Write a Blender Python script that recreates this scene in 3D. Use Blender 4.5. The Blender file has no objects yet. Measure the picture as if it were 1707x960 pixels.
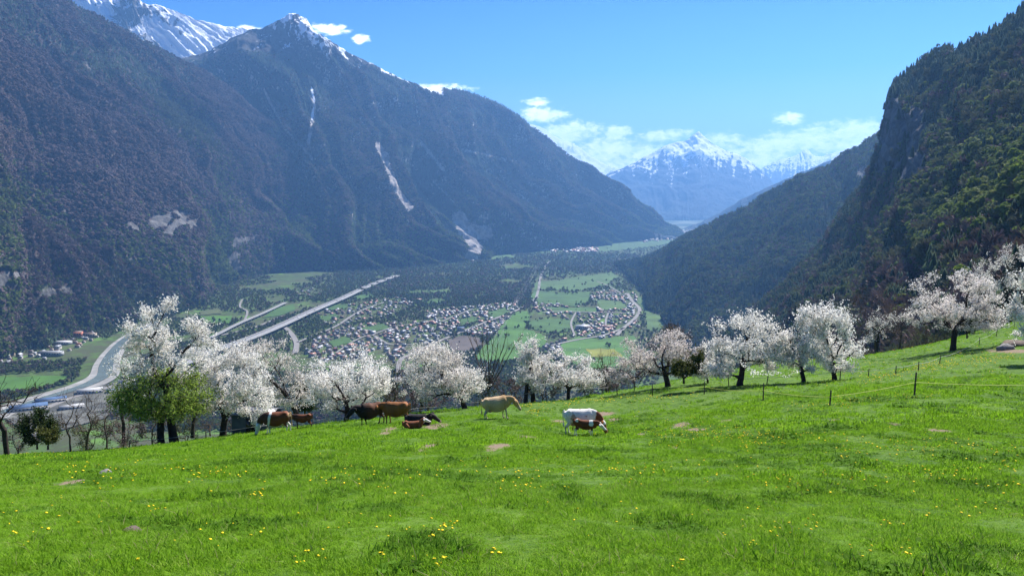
import bpy, math, random, time
import numpy as np
from mathutils import Vector, Matrix
T0 = time.time()
sc = bpy.context.scene
COL = sc.collection
rad = math.radians

# ------------------------------------------------------------------ camera
F = 1340.0; PITCH = math.atan(155/1340.0)
CP, SP = math.cos(PITCH), math.sin(PITCH)
cam_d = bpy.data.cameras.new('camera'); cam = bpy.data.objects.new('camera', cam_d)
COL.objects.link(cam); sc.camera = cam
cam_d.sensor_width = 36; cam_d.lens = 36*F/1707.0
cam_d.clip_start = .1; cam_d.clip_end = 90000
cam.location = (0, 0, 0); cam.rotation_euler = (rad(90)-PITCH, 0, 0)

# ------------------------------------------------------------------ light
SUN_EL, SUN_AZ = 49.0, 36.0          # azimuth to the right of the viewing direction (+Y)
EXPOSURE = 1.25
SKY_STRENGTH = 0.062
HAZE_DENSITY = 6.0e-5
sc.view_settings.view_transform = 'Standard'; sc.view_settings.look = 'None'
sc.view_settings.exposure = EXPOSURE; sc.view_settings.gamma = 1
sdir = Vector((math.sin(rad(SUN_AZ))*math.cos(rad(SUN_EL)), math.cos(rad(SUN_AZ))*math.cos(rad(SUN_EL)), math.sin(rad(SUN_EL))))
sun_d = bpy.data.lights.new('sun', 'SUN'); sun = bpy.data.objects.new('sun', sun_d); COL.objects.link(sun)
sun_d.energy = 5.0; sun_d.angle = rad(.5); sun_d.color = (1, .955, .89)
sun.rotation_euler = (-sdir).to_track_quat('-Z', 'Y').to_euler(); sun.location = (0, 0, 50)

class NT:
    """tiny node-tree builder"""
    def __init__(s, nt): s.t = nt; s.n = nt.nodes; s.l = nt.links
    def node(s, typ, ins=None, **kw):
        n = s.n.new(typ)
        for k, v in kw.items(): setattr(n, k, v)
        if ins:
            for k, v in ins.items():
                sock = n.inputs[k]
                if isinstance(v, bpy.types.NodeSocket): s.l.new(v, sock)
                else: sock.default_value = v
        return n
    def math(s, op, a, b=0.0, c=None, clamp=False):
        ins = {0: a, 1: b}
        if c is not None: ins[2] = c
        return s.node('ShaderNodeMath', ins, operation=op, use_clamp=clamp).outputs[0]
    def vmath(s, op, a, b=(0, 0, 0)):
        n = s.node('ShaderNodeVectorMath', {0: a, 1: b}, operation=op)
        return n.outputs['Value'] if op in ('DOT_PRODUCT', 'LENGTH', 'DISTANCE') else n.outputs[0]
    def mix(s, f, a, b, blend='MIX'):
        n = s.n.new('ShaderNodeMix'); n.data_type = 'RGBA'; n.blend_type = blend
        for i, v in ((0, f), (6, a), (7, b)):
            if isinstance(v, bpy.types.NodeSocket): s.l.new(v, n.inputs[i])
            else: n.inputs[i].default_value = (v if i == 0 else (tuple(v)+(1,))[:4])
        return n.outputs[2]
    def noise(s, vec, scale, detail=4, rough=.55, dist=0.0):
        n = s.node('ShaderNodeTexNoise', {'Scale': scale, 'Detail': detail, 'Roughness': rough, 'Distortion': dist})
        if vec is not None: s.l.new(vec, n.inputs['Vector'])
        return n.outputs[0]
    def ramp(s, v, lo, hi):
        return s.node('ShaderNodeMapRange', {0: v, 1: lo, 2: hi, 3: 0.0, 4: 1.0}, interpolation_type='SMOOTHSTEP').outputs[0]

# ------------------------------------------------------------------ sky
w = bpy.data.worlds.new('World'); sc.world = w; w.use_nodes = True
W = NT(w.node_tree); W.n.clear()
sky = W.node('ShaderNodeTexSky', sky_type='NISHITA', sun_disc=False)
sky.sun_elevation = rad(SUN_EL); sky.sun_rotation = rad(SUN_AZ)
sky.altitude = 900; sky.air_density = 1.1; sky.dust_density = .15; sky.ozone_density = 3.5
tcs = W.node('ShaderNodeTexCoord').outputs['Generated']; zz_ = W.node('ShaderNodeSeparateXYZ', {0: tcs}).outputs[2]
cr_ = W.n.new('ShaderNodeValToRGB'); W.l.new(zz_, cr_.inputs[0])          # deeper blue with height, the same all round
for i_, (p_, c_) in enumerate([(0.0, (.92, .95, 1.0)), (.06, (.76, .88, 1.0)), (.145, (.22, .58, .93)), (.25, (.03, .35, .79)), (1.0, (.03, .35, .79))]):
    e_ = cr_.color_ramp.elements[i_] if i_ < 2 else cr_.color_ramp.elements.new(p_)
    e_.position = p_; e_.color = c_+(1,)
skyc = W.mix(1.0, sky.outputs[0], cr_.outputs[0], 'MULTIPLY')
bg = W.node('ShaderNodeBackground', {'Color': skyc, 'Strength': SKY_STRENGTH})
def pix_dir(u, v):
    a = (u-853.5)/F; b = -(v-480)/F
    d = Vector((a, CP+b*SP, b*CP-SP)); return d.normalized()
tc = W.node('ShaderNodeTexCoord').outputs['Generated']
sep = W.node('ShaderNodeSeparateXYZ', {0: tc})
az = W.math('ARCTAN2', sep.outputs[0], sep.outputs[1]); el = W.math('ARCSINE', sep.outputs[2])
comb = W.node('ShaderNodeCombineXYZ', {0: az, 1: W.math('MULTIPLY', el, 2.0), 2: 0.0}).outputs[0]
# cumulus over the far ranges: soft lens-shaped banks broken up by noise
banks = [(548, 50, 34, 11), (604, 66, 17, 9), (415, 50, 22, 8), (745, 148, 60, 9), (898, 170, 28, 8), (905, 192, 50, 16), (950, 222, 62, 22),
         (1000, 250, 90, 32), (1035, 220, 26, 12), (1070, 262, 90, 26), (1110, 226, 50, 13), (1200, 238, 60, 18),
         (1312, 200, 26, 13), (1250, 262, 90, 26), (1330, 240, 80, 26), (1400, 222, 85, 22), (1440, 240, 80, 24), (960, 285, 120, 30)]
for k in range(26):      # the banks go on around the rest of the horizon
    banks.append((None, 25+k*12.4, .012+.05*((k*37) % 10)/10, .05+.02*(k % 3), .012+.008*(k % 4)))
n1 = W.noise(comb, 95, 6, .62, .4); n2 = W.noise(comb, 28, 3, .5)
nn = W.math('MULTIPLY', W.math('ADD', W.math('MULTIPLY', W.math('SUBTRACT', n1, .5), 2.4), W.math('MULTIPLY', W.math('SUBTRACT', n2, .5), 2.0)), 1.0)
acc = None
for bk in banks:
    if bk[0] is None:
        a0 = rad(bk[1]+15); e0 = bk[2]; rx, ry = bk[3]*1.6, bk[4]
        if a0 > math.pi: a0 -= 2*math.pi
    else:
        d = pix_dir(bk[0], bk[1]); a0 = math.atan2(d.x, d.y); e0 = math.asin(d.z); rx, ry = bk[2]/F, bk[3]/F
    dx = W.math('DIVIDE', W.math('SUBTRACT', az, a0), rx); dy = W.math('DIVIDE', W.math('SUBTRACT', el, e0), ry)
    q = W.math('SUBTRACT', 1.0, W.math('ADD', W.math('MULTIPLY', dx, dx), W.math('MULTIPLY', dy, dy)))
    q = W.math('MAXIMUM', q, -1.5)
    acc = q if acc is None else W.math('MAXIMUM', acc, q)
dens = W.ramp(W.math('ADD', acc, nn), .0, 1.1)
cl_sh = W.noise(comb, 60, 4, .6)
cl_col = W.mix(W.ramp(cl_sh, .35, .65), (.80, .86, .95), (1, 1, 1))
bgc = W.node('ShaderNodeBackground', {'Color': cl_col, 'Strength': 1.35})
mixs = W.node('ShaderNodeMixShader', {0: W.math('MULTIPLY', dens, .93), 1: bg.outputs[0], 2: bgc.outputs[0]})
W.node('ShaderNodeOutputWorld', {0: mixs.outputs[0]})

# ------------------------------------------------------------------ helpers
def P(u, v, Y):
    a = (u-853.5)/F; b = -(v-480)/F
    y = CP+b*SP; z = b*CP-SP; k = Y/y
    return (a*k, Y, z*k)
VZ = -450.0
def G(u, v, z=VZ):
    a = (u-853.5)/F; b = -(v-480)/F
    y = CP+b*SP; zz = b*CP-SP; k = z/zz
    return (a*k, y*k)

def tag(o, label=None, cat=None, group=None, kind=None):
    if label: o['label'] = label
    if cat: o['category'] = cat
    if group: o['group'] = group
    if kind: o['kind'] = kind
    return o
def empty(name, loc=(0, 0, 0), rz=0.0, **kw):
    o = bpy.data.objects.new(name, None); COL.objects.link(o); o.location = loc; o.rotation_euler = (0, 0, rz)
    o.empty_display_size = .1
    return tag(o, **kw)
def obj(name, me, mat=None, parent=None, loc=None, **kw):
    o = bpy.data.objects.new(name, me); COL.objects.link(o)
    if mat is not None:
        for m in (mat if isinstance(mat, (list, tuple)) else [mat]):
            if me.materials.find(m.name) < 0: me.materials.append(m)
    if parent: o.parent = parent
    if loc is not None: o.location = loc
    return tag(o, **kw)
def mesh(name, V, faces_k, smooth=False, attrs=None, midx=None):
    """V (n,3); faces_k: list of int arrays, each (m,k)"""
    me = bpy.data.meshes.new(name); V = np.asarray(V, np.float32)
    me.vertices.add(len(V)); me.vertices.foreach_set('co', V.ravel())
    fs = [np.asarray(f, np.int32) for f in faces_k if len(f)]
    if fs:
        loops = np.concatenate([f.ravel() for f in fs]); tot = np.concatenate([np.full(len(f), f.shape[1], np.int32) for f in fs])
        start = np.concatenate([[0], np.cumsum(tot)[:-1]]).astype(np.int32)
        me.loops.add(len(loops)); me.loops.foreach_set('vertex_index', loops)
        me.polygons.add(len(tot)); me.polygons.foreach_set('loop_start', start); me.polygons.foreach_set('loop_total', tot)
        if smooth: me.polygons.foreach_set('use_smooth', np.ones(len(tot), bool))
        if midx is not None: me.polygons.foreach_set('material_index', np.asarray(midx, np.int32))
    if attrs:
        for k, a in attrs.items():
            a = np.asarray(a, np.float32)
            if a.ndim == 1:
                at = me.attributes.new(k, 'FLOAT', 'POINT'); at.data.foreach_set('value', a)
            else:
                at = me.attributes.new(k, 'FLOAT_VECTOR', 'POINT'); at.data.foreach_set('vector', a.ravel())
    me.update(calc_edges=True); me.validate(clean_customdata=False)
    return me
def lattice(ix, iy, iz, seed):
    h = (ix*374761393+iy*668265263+iz*1274126177+seed*974634777) & 0xffffffff
    h = ((h ^ (h >> 13))*1274126177) & 0xffffffff
    h = (h ^ (h >> 16)) & 0xffff
    return h/65535.0
def vnoise(x, y, z=None, seed=0):
    x = np.asarray(x, float); y = np.asarray(y, float); z = np.zeros_like(x) if z is None else np.asarray(z, float)
    xi = np.floor(x).astype(np.int64); yi = np.floor(y).astype(np.int64); zi = np.floor(z).astype(np.int64)
    fx = x-xi; fy = y-yi; fz = z-zi
    fx = fx*fx*(3-2*fx); fy = fy*fy*(3-2*fy); fz = fz*fz*(3-2*fz)
    r = 0
    for a in (0, 1):
        for b in (0, 1):
            for c in (0, 1):
                wgt = (fx if a else 1-fx)*(fy if b else 1-fy)*(fz if c else 1-fz)
                r = r+wgt*lattice(xi+a, yi+b, zi+c, seed)
    return r*2-1
def fbm(x, y, z=None, o=4, seed=0, gain=.5):
    r = 0; a = 1; n = 0
    for k in range(o):
        f = 2.03**k
        r = r+a*vnoise(np.asarray(x)*f, np.asarray(y)*f, None if z is None else np.asarray(z)*f, seed+k*17); n += a; a *= gain
    return r/n
def ridged(x, y, o=4, seed=0, gain=.5):
    r = 0; a = 1; n = 0
    for k in range(o):
        f = 2.03**k
        r = r+a*(1-2*np.abs(vnoise(np.asarray(x)*f, np.asarray(y)*f, None, seed+k*31))); n += a; a *= gain
    return r/n
def sstep(x, a, b):
    t = np.clip((np.asarray(x, float)-a)/(b-a), 0, 1); return t*t*(3-2*t)
def inpoly(x, y, poly):
    x = np.asarray(x); y = np.asarray(y); r = np.zeros(x.shape, bool); n = len(poly)
    for i in range(n):
        x1, y1 = poly[i]; x2, y2 = poly[(i+1) % n]
        c = ((y1 > y) != (y2 > y)) & (x < (x2-x1)*(y-y1)/((y2-y1) if y2 != y1 else 1e-9)+x1)
        r ^= c
    return r
def gridfaces(nr, nc):
    i = np.arange(nr*nc).reshape(nr, nc)
    return np.stack([i[:-1, :-1], i[:-1, 1:], i[1:, 1:], i[1:, :-1]], -1).reshape(-1, 4)
RNG = np.random.default_rng(11)

# ------------------------------------------------------------------ materials
def mat(name, col=None, rough=.9, spec=.2):
    m = bpy.data.materials.new(name); m.use_nodes = True
    N = NT(m.node_tree); N.n.clear()
    b = N.node('ShaderNodeBsdfPrincipled', {'Roughness': rough, 'Specular IOR Level': spec})
    if col is not None: b.inputs['Base Color'].default_value = (tuple(col)+(1,))[:4]
    out = N.node('ShaderNodeOutputMaterial', {0: b.outputs[0]})
    N.b = b; N.out = out
    return m, N
def simple(name, col, rough=.9, var=.15, scale=3.0, spec=.2, obj_rand=0.0):
    m, N = mat(name, col, rough, spec)
    tcn = N.node('ShaderNodeTexCoord').outputs['Object']
    n = N.noise(tcn, scale, 4)
    lo = [c*(1-var) for c in col]; hi = [min(1, c*(1+var)) for c in col]
    c = N.mix(N.ramp(n, .3, .7), lo, hi)
    if obj_rand:
        r = N.node('ShaderNodeObjectInfo').outputs['Random']
        g = N.math('ADD', 1-obj_rand, N.math('MULTIPLY', r, 2*obj_rand))
        c = N.mix(1.0, c, N.node('ShaderNodeCombineColor', {0: g, 1: g, 2: g}).outputs[0], 'MULTIPLY')
    N.l.new(c, N.b.inputs['Base Color'])
    return m
def foliage(name, cols, trans=.35, rough=.7, pos_scale=.6, spec=.15):
    """leaf material: colours mixed per instance / per place, with light passing through"""
    m, N = mat(name, cols[0], rough, spec)
    r = N.node('ShaderNodeObjectInfo').outputs['Random']
    gp = N.node('ShaderNodeNewGeometry'); n = N.noise(gp.outputs['Position'], pos_scale, 3)
    f = N.math('FRACT', N.math('ADD', N.math('MULTIPLY', r, 1.0), N.math('MULTIPLY', n, .55)))
    cr = N.n.new('ShaderNodeValToRGB'); N.l.new(f, cr.inputs[0])
    e = cr.color_ramp.elements
    while len(e) < len(cols): e.new(.5)
    for i, c in enumerate(cols): e[i].position = i/max(1, len(cols)-1); e[i].color = (tuple(c)+(1,))[:4]
    N.l.new(cr.outputs[0], N.b.inputs['Base Color'])
    if trans:
        t = N.node('ShaderNodeBsdfTranslucent', {0: cr.outputs[0]})
        mx = N.node('ShaderNodeMixShader', {0: trans, 1: N.b.outputs[0], 2: t.outputs[0]})
        N.l.new(mx.outputs[0], N.out.inputs[0])
    return m

def mountain_mat(name, floor_a, floor_b, green, rock=(.15, .145, .14), bscale=.02, bump=12.0):
    m, N = mat(name, floor_a, .95, .1)
    pos = N.node('ShaderNodeNewGeometry').outputs['Position']
    at = N.node('ShaderNodeAttribute', attribute_name='mask').outputs['Vector']
    sx = N.node('ShaderNodeSeparateXYZ', {0: at})
    fine = N.noise(pos, .06, 5, .6); mid = N.noise(pos, .006, 5, .6)
    base = N.mix(N.ramp(mid, .35, .65), floor_a, floor_b)
    base = N.mix(N.math('MULTIPLY', N.ramp(fine, .4, .7), .5), base, tuple(.45*c for c in floor_a))
    base = N.mix(N.ramp(N.math('ADD', sx.outputs[2], N.math('MULTIPLY', N.math('SUBTRACT', fine, .5), .8)), .35, .65), base, green)
    rk = N.mix(N.ramp(N.noise(pos, .03, 6, .65), .35, .65), tuple(.45*c for c in rock), rock)
    base = N.mix(N.ramp(N.math('ADD', sx.outputs[1], N.math('MULTIPLY', N.math('SUBTRACT', fine, .5), .9)), .4, .6), base, rk)
    snf = N.math('ADD', sx.outputs[0], N.math('MULTIPLY', N.math('SUBTRACT', N.noise(pos, bscale*1.3, 5, .65), .5), .9))
    base = N.mix(N.ramp(snf, .46, .56), base, (.86, .88, .92))
    N.l.new(base, N.b.inputs['Base Color'])
    bp = N.node('ShaderNodeBump', {'Strength': .9, 'Distance': bump, 'Height': N.noise(pos, bscale, 7, .62)})
    N.l.new(bp.outputs[0], N.b.inputs['Normal'])
    return m

M = {}
M['left'] = mountain_mat('brown_wooded_slope', (.062, .046, .046), (.088, .064, .06), (.07, .105, .032), bscale=.02, bump=16)
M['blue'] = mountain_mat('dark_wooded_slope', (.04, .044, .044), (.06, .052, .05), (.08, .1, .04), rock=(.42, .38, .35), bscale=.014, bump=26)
M['snowy'] = mountain_mat('snowy_rock', (.09, .085, .085), (.15, .14, .13), (.1, .1, .06), bscale=.012, bump=40)
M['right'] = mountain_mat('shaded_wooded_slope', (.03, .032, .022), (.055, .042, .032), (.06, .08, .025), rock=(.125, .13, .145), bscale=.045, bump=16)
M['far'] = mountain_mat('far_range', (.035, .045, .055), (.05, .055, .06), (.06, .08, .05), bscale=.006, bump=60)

# ------------------------------------------------------------------ mountains
def catmull(A, n):
    """resample the first axis of A (k,...) to n points with a Catmull-Rom spline"""
    k = len(A); t = np.linspace(0, k-1-1e-6, n); i = t.astype(int); f = (t-i).reshape((-1,)+(1,)*(A.ndim-1))
    g = lambda j: A[np.clip(j, 0, k-1)]
    a, b, c, d = g(i-1), g(i), g(i+1), g(i+2)
    m1 = (c-a)*.5; m2 = (d-b)*.5
    # limit overshoot
    return (2*f**3-3*f**2+1)*b+(f**3-2*f**2+f)*m1+(-2*f**3+3*f**2)*c+(f**3-f**2)*m2
def surface(name, rails, nu, nv, disp, maskfn, material, ridge_amp=.15, back=(0, 700, -500), seed=1, label_kind='structure', jag=0.0):
    R = [np.array([P(*p) for p in r]) for r in rails]
    R = np.array(R)                                     # rails x cols x 3
    Au = np.stack([catmull(r, nu) for r in R])          # rails x nu x 3
    A = catmull(Au, nv)                                 # nv x nu x 3
    nb = 10
    bk = [A[0]+np.array(back)*k/nb*(.6+.4*k/nb) for k in range(nb, 0, -1)]
    bk = np.array(bk); bk[..., 2] = np.maximum(bk[..., 2], VZ-40); A = np.concatenate([bk, A])
    nr = len(A)
    du = np.gradient(A, axis=1); dv = np.gradient(A, axis=0)
    N = np.cross(dv, du); N /= np.linalg.norm(N, axis=2, keepdims=True)+1e-9
    N[N[..., 1] > 0] *= -1 if False else 1
    t = np.clip((np.arange(nr)-nb)/(nv-1), 0, 1)[:, None]+np.zeros((1, nu)); s = np.linspace(0, 1, nu)[None, :]+np.zeros((nr, 1))
    d, aux = disp(A, s, t)
    amp = ridge_amp+(1-ridge_amp)*sstep(t, 0, .12)
    amp = amp*(1-.7*sstep(t, .93, 1.0))
    sign = np.sign(N[..., 2:3]+1e-6); N = N*sign
    A = A+N*(d*amp)[..., None]
    if jag:
        j = fbm(s*nu*.06, t*0, None, 5, seed+5, .6)
        A[..., 2] += j*jag*(1-sstep(t, 0, .15))
    du = np.gradient(A, axis=1); dv = np.gradient(A, axis=0)
    NN = np.cross(dv, du); NN /= np.linalg.norm(NN, axis=2, keepdims=True)+1e-9
    NN *= np.sign(NN[..., 2:3]+1e-6)
    mk = maskfn(A, s, t, NN, aux)
    me = mesh(name, A.reshape(-1, 3), [gridfaces(nr, nu)], True, {'mask': np.stack(mk, -1).reshape(-1, 3)})
    o = obj(name, me, material, kind='structure')
    return dict(aux=aux[nb:], A=A[nb:], N=NN[nb:], s=s[nb:], t=t[nb:], snow=mk[0][nb:], rock=mk[1][nb:], green=mk[2][nb:], o=o)

def sample_surface(S, n, minz=-460, seed=3):
    """n random points on a surface, by area"""
    r = np.random.default_rng(seed); A = S['A']; nr, nc, _ = A.shape
    a, b, c, d = A[:-1, :-1], A[:-1, 1:], A[1:, 1:], A[1:, :-1]
    area = np.linalg.norm(np.cross(b-a, d-a), axis=2).ravel()
    idx = r.choice(len(area), n, p=area/area.sum()); i, j = idx//(nc-1), idx % (nc-1)
    fu, fv = r.random(n), r.random(n)
    def bil(X):
        X = X.reshape(nr, nc, -1); fa = fu[:, None]; fb = fv[:, None]
        return (X[i, j]*(1-fa)+X[i, j+1]*fa)*(1-fb)+(X[i+1, j]*(1-fa)+X[i+1, j+1]*fa)*fb
    p = bil(A); o = {'p': p, 'n': bil(S['N'])}
    for k in ('snow', 'rock', 'green', 't', 's', 'aux'): o[k] = bil(S[k])[:, 0]
    keep = p[:, 2] > minz
    return {k: v[keep] for k, v in o.items()}
def pixel_of(p):
    """photo pixel of points, for picking what is in view"""
    y = p[:, 1]*CP-p[:, 2]*SP; z = p[:, 1]*SP+p[:, 2]*CP
    return 853.5+F*p[:, 0]/np.maximum(y, 1e-3), 480-F*z/np.maximum(y, 1e-3), y

def spot(A, u, v, Y, r, ry=None):
    """soft blob mask round the place seen at (u,v) at depth Y; r metres"""
    c = np.array(P(u, v, Y)); ry = ry or r
    return np.exp(-(((A[..., 0]-c[0])/r)**2+((A[..., 2]-c[2])/ry)**2))

# near-left brown slope
ridgeL = [(-420, -230, 4100), (-250, -180, 4200), (-80, -110, 4300), (60, -25, 4450), (125, 8, 4600), (200, 45, 4800), (297, 100, 5150), (355, 128, 5300), (420, 180, 5500),
          (500, 235, 5700), (550, 268, 5800), (600, 298, 5850), (660, 342, 5800), (712, 374, 5700), (745, 396, 5600), (775, 430, 5650)]
footL = [(-420, 900, 900), (-250, 760, 1350), (-120, 650, 1800), (0, 585, 2300), (90, 562, 2550), (170, 548, 2740), (240, 525, 3000), (300, 500, 3450), (360, 478, 3900),
         (430, 458, 4500), (500, 451, 4750), (560, 448, 4900), (620, 446, 5000), (670, 445, 5050), (715, 440, 5250), (765, 436, 5450)]
def lerp_rail(a, b, k, bulge=0):
    out = []
    for p, q in zip(a, b):
        A3 = np.array(P(*p)); B3 = np.array(P(*q)); C = A3*(1-k)+B3*k; C[2] += bulge
        C = [float(x) for x in C]
        # back to (u, v, Y)
        y = C[1]*CP-C[2]*SP; z = C[1]*SP+C[2]*CP
        out.append((853.5+F*C[0]/y, 480-F*z/y, C[1]))
    return out
foot_z = lambda r: [(u, v, Y) for u, v, Y in r]
def low(r, dz=-40):
    out = []
    for p in r:
        C = P(*p); z2 = min(C[2], VZ)+dz; y = C[1]*CP-z2*SP; z = C[1]*SP+z2*CP
        out.append((853.5+F*C[0]/y, 480-F*z/y, C[1]))
    return out
def dispL(A, s, t):
    wob = fbm(A[..., 0]/900, A[..., 2]/700, None, 3, 5)
    q = s*15-t*6.5+wob*2.0                     # spurs run down to the right
    g = ridged(q, t*1.1+3, 4, 21, .55)
    m = fbm(A[..., 0]/260, A[..., 2]/200, A[..., 1]/260, 5, 7, .55)
    G_ = ridged(s*5.2-t*2.2+wob*.7+.3, t*.8, 2, 91, .5); return g*55+m*85+G_*75, g*.6+G_*.5
def maskL(A, s, t, N, g):
    z = A[..., 2]; u, v, _ = pixel_of(A.reshape(-1, 3)); u = u.reshape(z.shape); v = v.reshape(z.shape)
    nz = fbm(A[..., 0]/120, A[..., 2]/120, A[..., 1]/200, 4, 50); n2 = fbm(A[..., 0]/420, A[..., 2]/420, A[..., 1]/500, 4, 60)
    snow = sstep(z, 800, 1250)*.45+nz*.35
    snow = np.maximum(snow, spot(A, 60, 8, 4450, 90, 45)*.75+nz*.4*(z > 850))
    snow = np.where(z < 800, 0, snow)
    rock = .06+sstep(1-N[..., 2], .5, .9)*.32+nz*.26
    for c in [(215, 375, 3100, 55, 75), (85, 350, 2950, 40, 40), (325, 455, 3700, 60, 60), (130, 485, 2650, 25, 22), (265, 385, 3250, 22, 60), (300, 420, 3500, 20, 40), (45, 372, 2750, 12, 9)]:
        rock = np.maximum(rock, spot(A, c[0], c[1], c[2], c[3]*.8, c[4]*1.0)*(.55+nz*.9))
    for (u0, v0), (u1, v1), wd, k in [((120, 60), (175, 165), 4, .62), ((85, 205), (100, 265), 5, .58), ((95, 262), (200, 258), 2.5, .6), ((395, 165), (470, 235), 3, .55), ((440, 270), (475, 292), 5, .5), ((30, 350), (60, 385), 4, .6), ((385, 455), (440, 432), 3, .62), ((225, 440), (300, 500), 3, .5)]:
        L_ = math.hypot(u1-u0, v1-v0); tt = np.clip(((u-u0)*(u1-u0)+(v-v0)*(v1-v0))/L_**2, 0, 1); rock = np.maximum(rock, np.exp(-(np.hypot(u-(u0+tt*(u1-u0)), v-(v0+tt*(v1-v0)))/wd)**2)*(k+nz*.5))
    green = sstep(-z, -120, 430)*.5+n2*.5-.12
    for c in [(170, 420, 2900, 120, 22), (100, 395, 2800, 80, 18), (430, 440, 4600, 70, 25), (480, 440, 4700, 60, 22), (185, 240, 4000, 110, 35), (30, 330, 2900, 130, 30), (470, 265, 5300, 40, 12)]:
        green = np.maximum(green, spot(A, c[0], c[1], c[2], c[3], c[4])*.5)
    return np.clip(snow, 0, 1), np.clip(rock, 0, 1), np.clip(green, 0, 1)
SL = surface('brown_mountain', [ridgeL, lerp_rail(ridgeL, footL, .33, 30), lerp_rail(ridgeL, footL, .66, 0), footL, low(lerp_rail(ridgeL, footL, 1.08))],
             560, 260, dispL, maskL, M['left'], back=(500, 900, -700), jag=14)

ridgeN = [(-260, 170, 2500), (-100, 262, 2650), (0, 325, 2720), (60, 360, 2780), (130, 398, 2860), (200, 438, 2950), (260, 470, 3080), (315, 498, 3250), (345, 512, 3400)]
footN = [(-260, 800, 1250), (-100, 650, 1780), (0, 592, 2200), (60, 574, 2360), (130, 558, 2580), (200, 543, 2780), (260, 529, 2920), (315, 517, 3150), (345, 515, 3350)]
def dispN(A, s, t):
    g = ridged(s*9-t*2+fbm(A[..., 0]/400, A[..., 2]/300, None, 3, 6), t*1.1+5, 4, 61, .55); return g*45+fbm(A[..., 0]/150, A[..., 2]/120, A[..., 1]/150, 5, 8, .55)*50, g
def maskN(A, s, t, N, g):
    z = A[..., 2]; nz = fbm(A[..., 0]/70, A[..., 2]/70, A[..., 1]/100, 4, 51); r = .1+sstep(1-N[..., 2], .5, .9)*.3+nz*.3
    r = np.maximum(r, spot(A, 130, 487, 2700, 45, 40)*(.75+nz)); r = np.maximum(r, spot(A, 45, 372, 2760, 22, 16)*.9)
    return z*0, np.clip(r, 0, 1), np.clip(.1+sstep(-z, 100, 420)*.5+nz*.4, 0, 1)
SN = surface('brown_spur', [ridgeN, lerp_rail(ridgeN, footN, .5, 10), footN, low(lerp_rail(ridgeN, footN, 1.08))], 320, 140, dispN, maskN, M['left'], back=(150, 260, -420), jag=7, seed=6)

# high pointed peak with long ridge down to the right
ridgeB = [(180, 170, 6500), (240, 135, 6450), (290, 106, 6400), (320, 96, 6400), (360, 82, 6350), (400, 62, 6300), (430, 48, 6250), (462, 35, 6200), (490, 24, 6200), (512, 38, 6200),
          (545, 66, 6250), (580, 90, 6350), (615, 106, 6500), (650, 124, 6700), (690, 146, 6900), (730, 149, 7100), (770, 152, 7250), (805, 163, 7400),
          (850, 188, 7550), (900, 222, 7750), (950, 262, 7950), (1000, 294, 8200), (1050, 328, 8500), (1085, 356, 8800), (1125, 392, 9100)]
footB = [(180, 470, 4400), (240, 470, 4500), (290, 470, 4500), (320, 468, 4550), (360, 466, 4600), (400, 462, 4650), (430, 460, 4700), (462, 458, 4750), (490, 455, 4800), (512, 452, 4800),
         (545, 450, 4850), (580, 449, 4900), (615, 446, 5000), (650, 443, 5150), (690, 440, 5350), (730, 436, 5500), (770, 432, 5700), (805, 429, 5900),
         (850, 423, 6200), (900, 417, 6600), (950, 411, 7000), (1000, 406, 7500), (1050, 400, 8000), (1085, 397, 8500), (1125, 394, 8900)]
def dispB(A, s, t):
    wob = fbm(A[..., 0]/1100, A[..., 2]/800, None, 3, 15)
    q = s*19-t*7.0+wob*1.8
    g = ridged(q, t*.9+7, 4, 33, .55)
    m = fbm(A[..., 0]/330, A[..., 2]/260, A[..., 1]/400, 5, 9, .55)
    G_ = ridged(s*6.3-t*2.4+wob*.6+.2, t*.8, 2, 95, .5); return g*85+m*105+G_*150, g*.6+G_*.5
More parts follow.
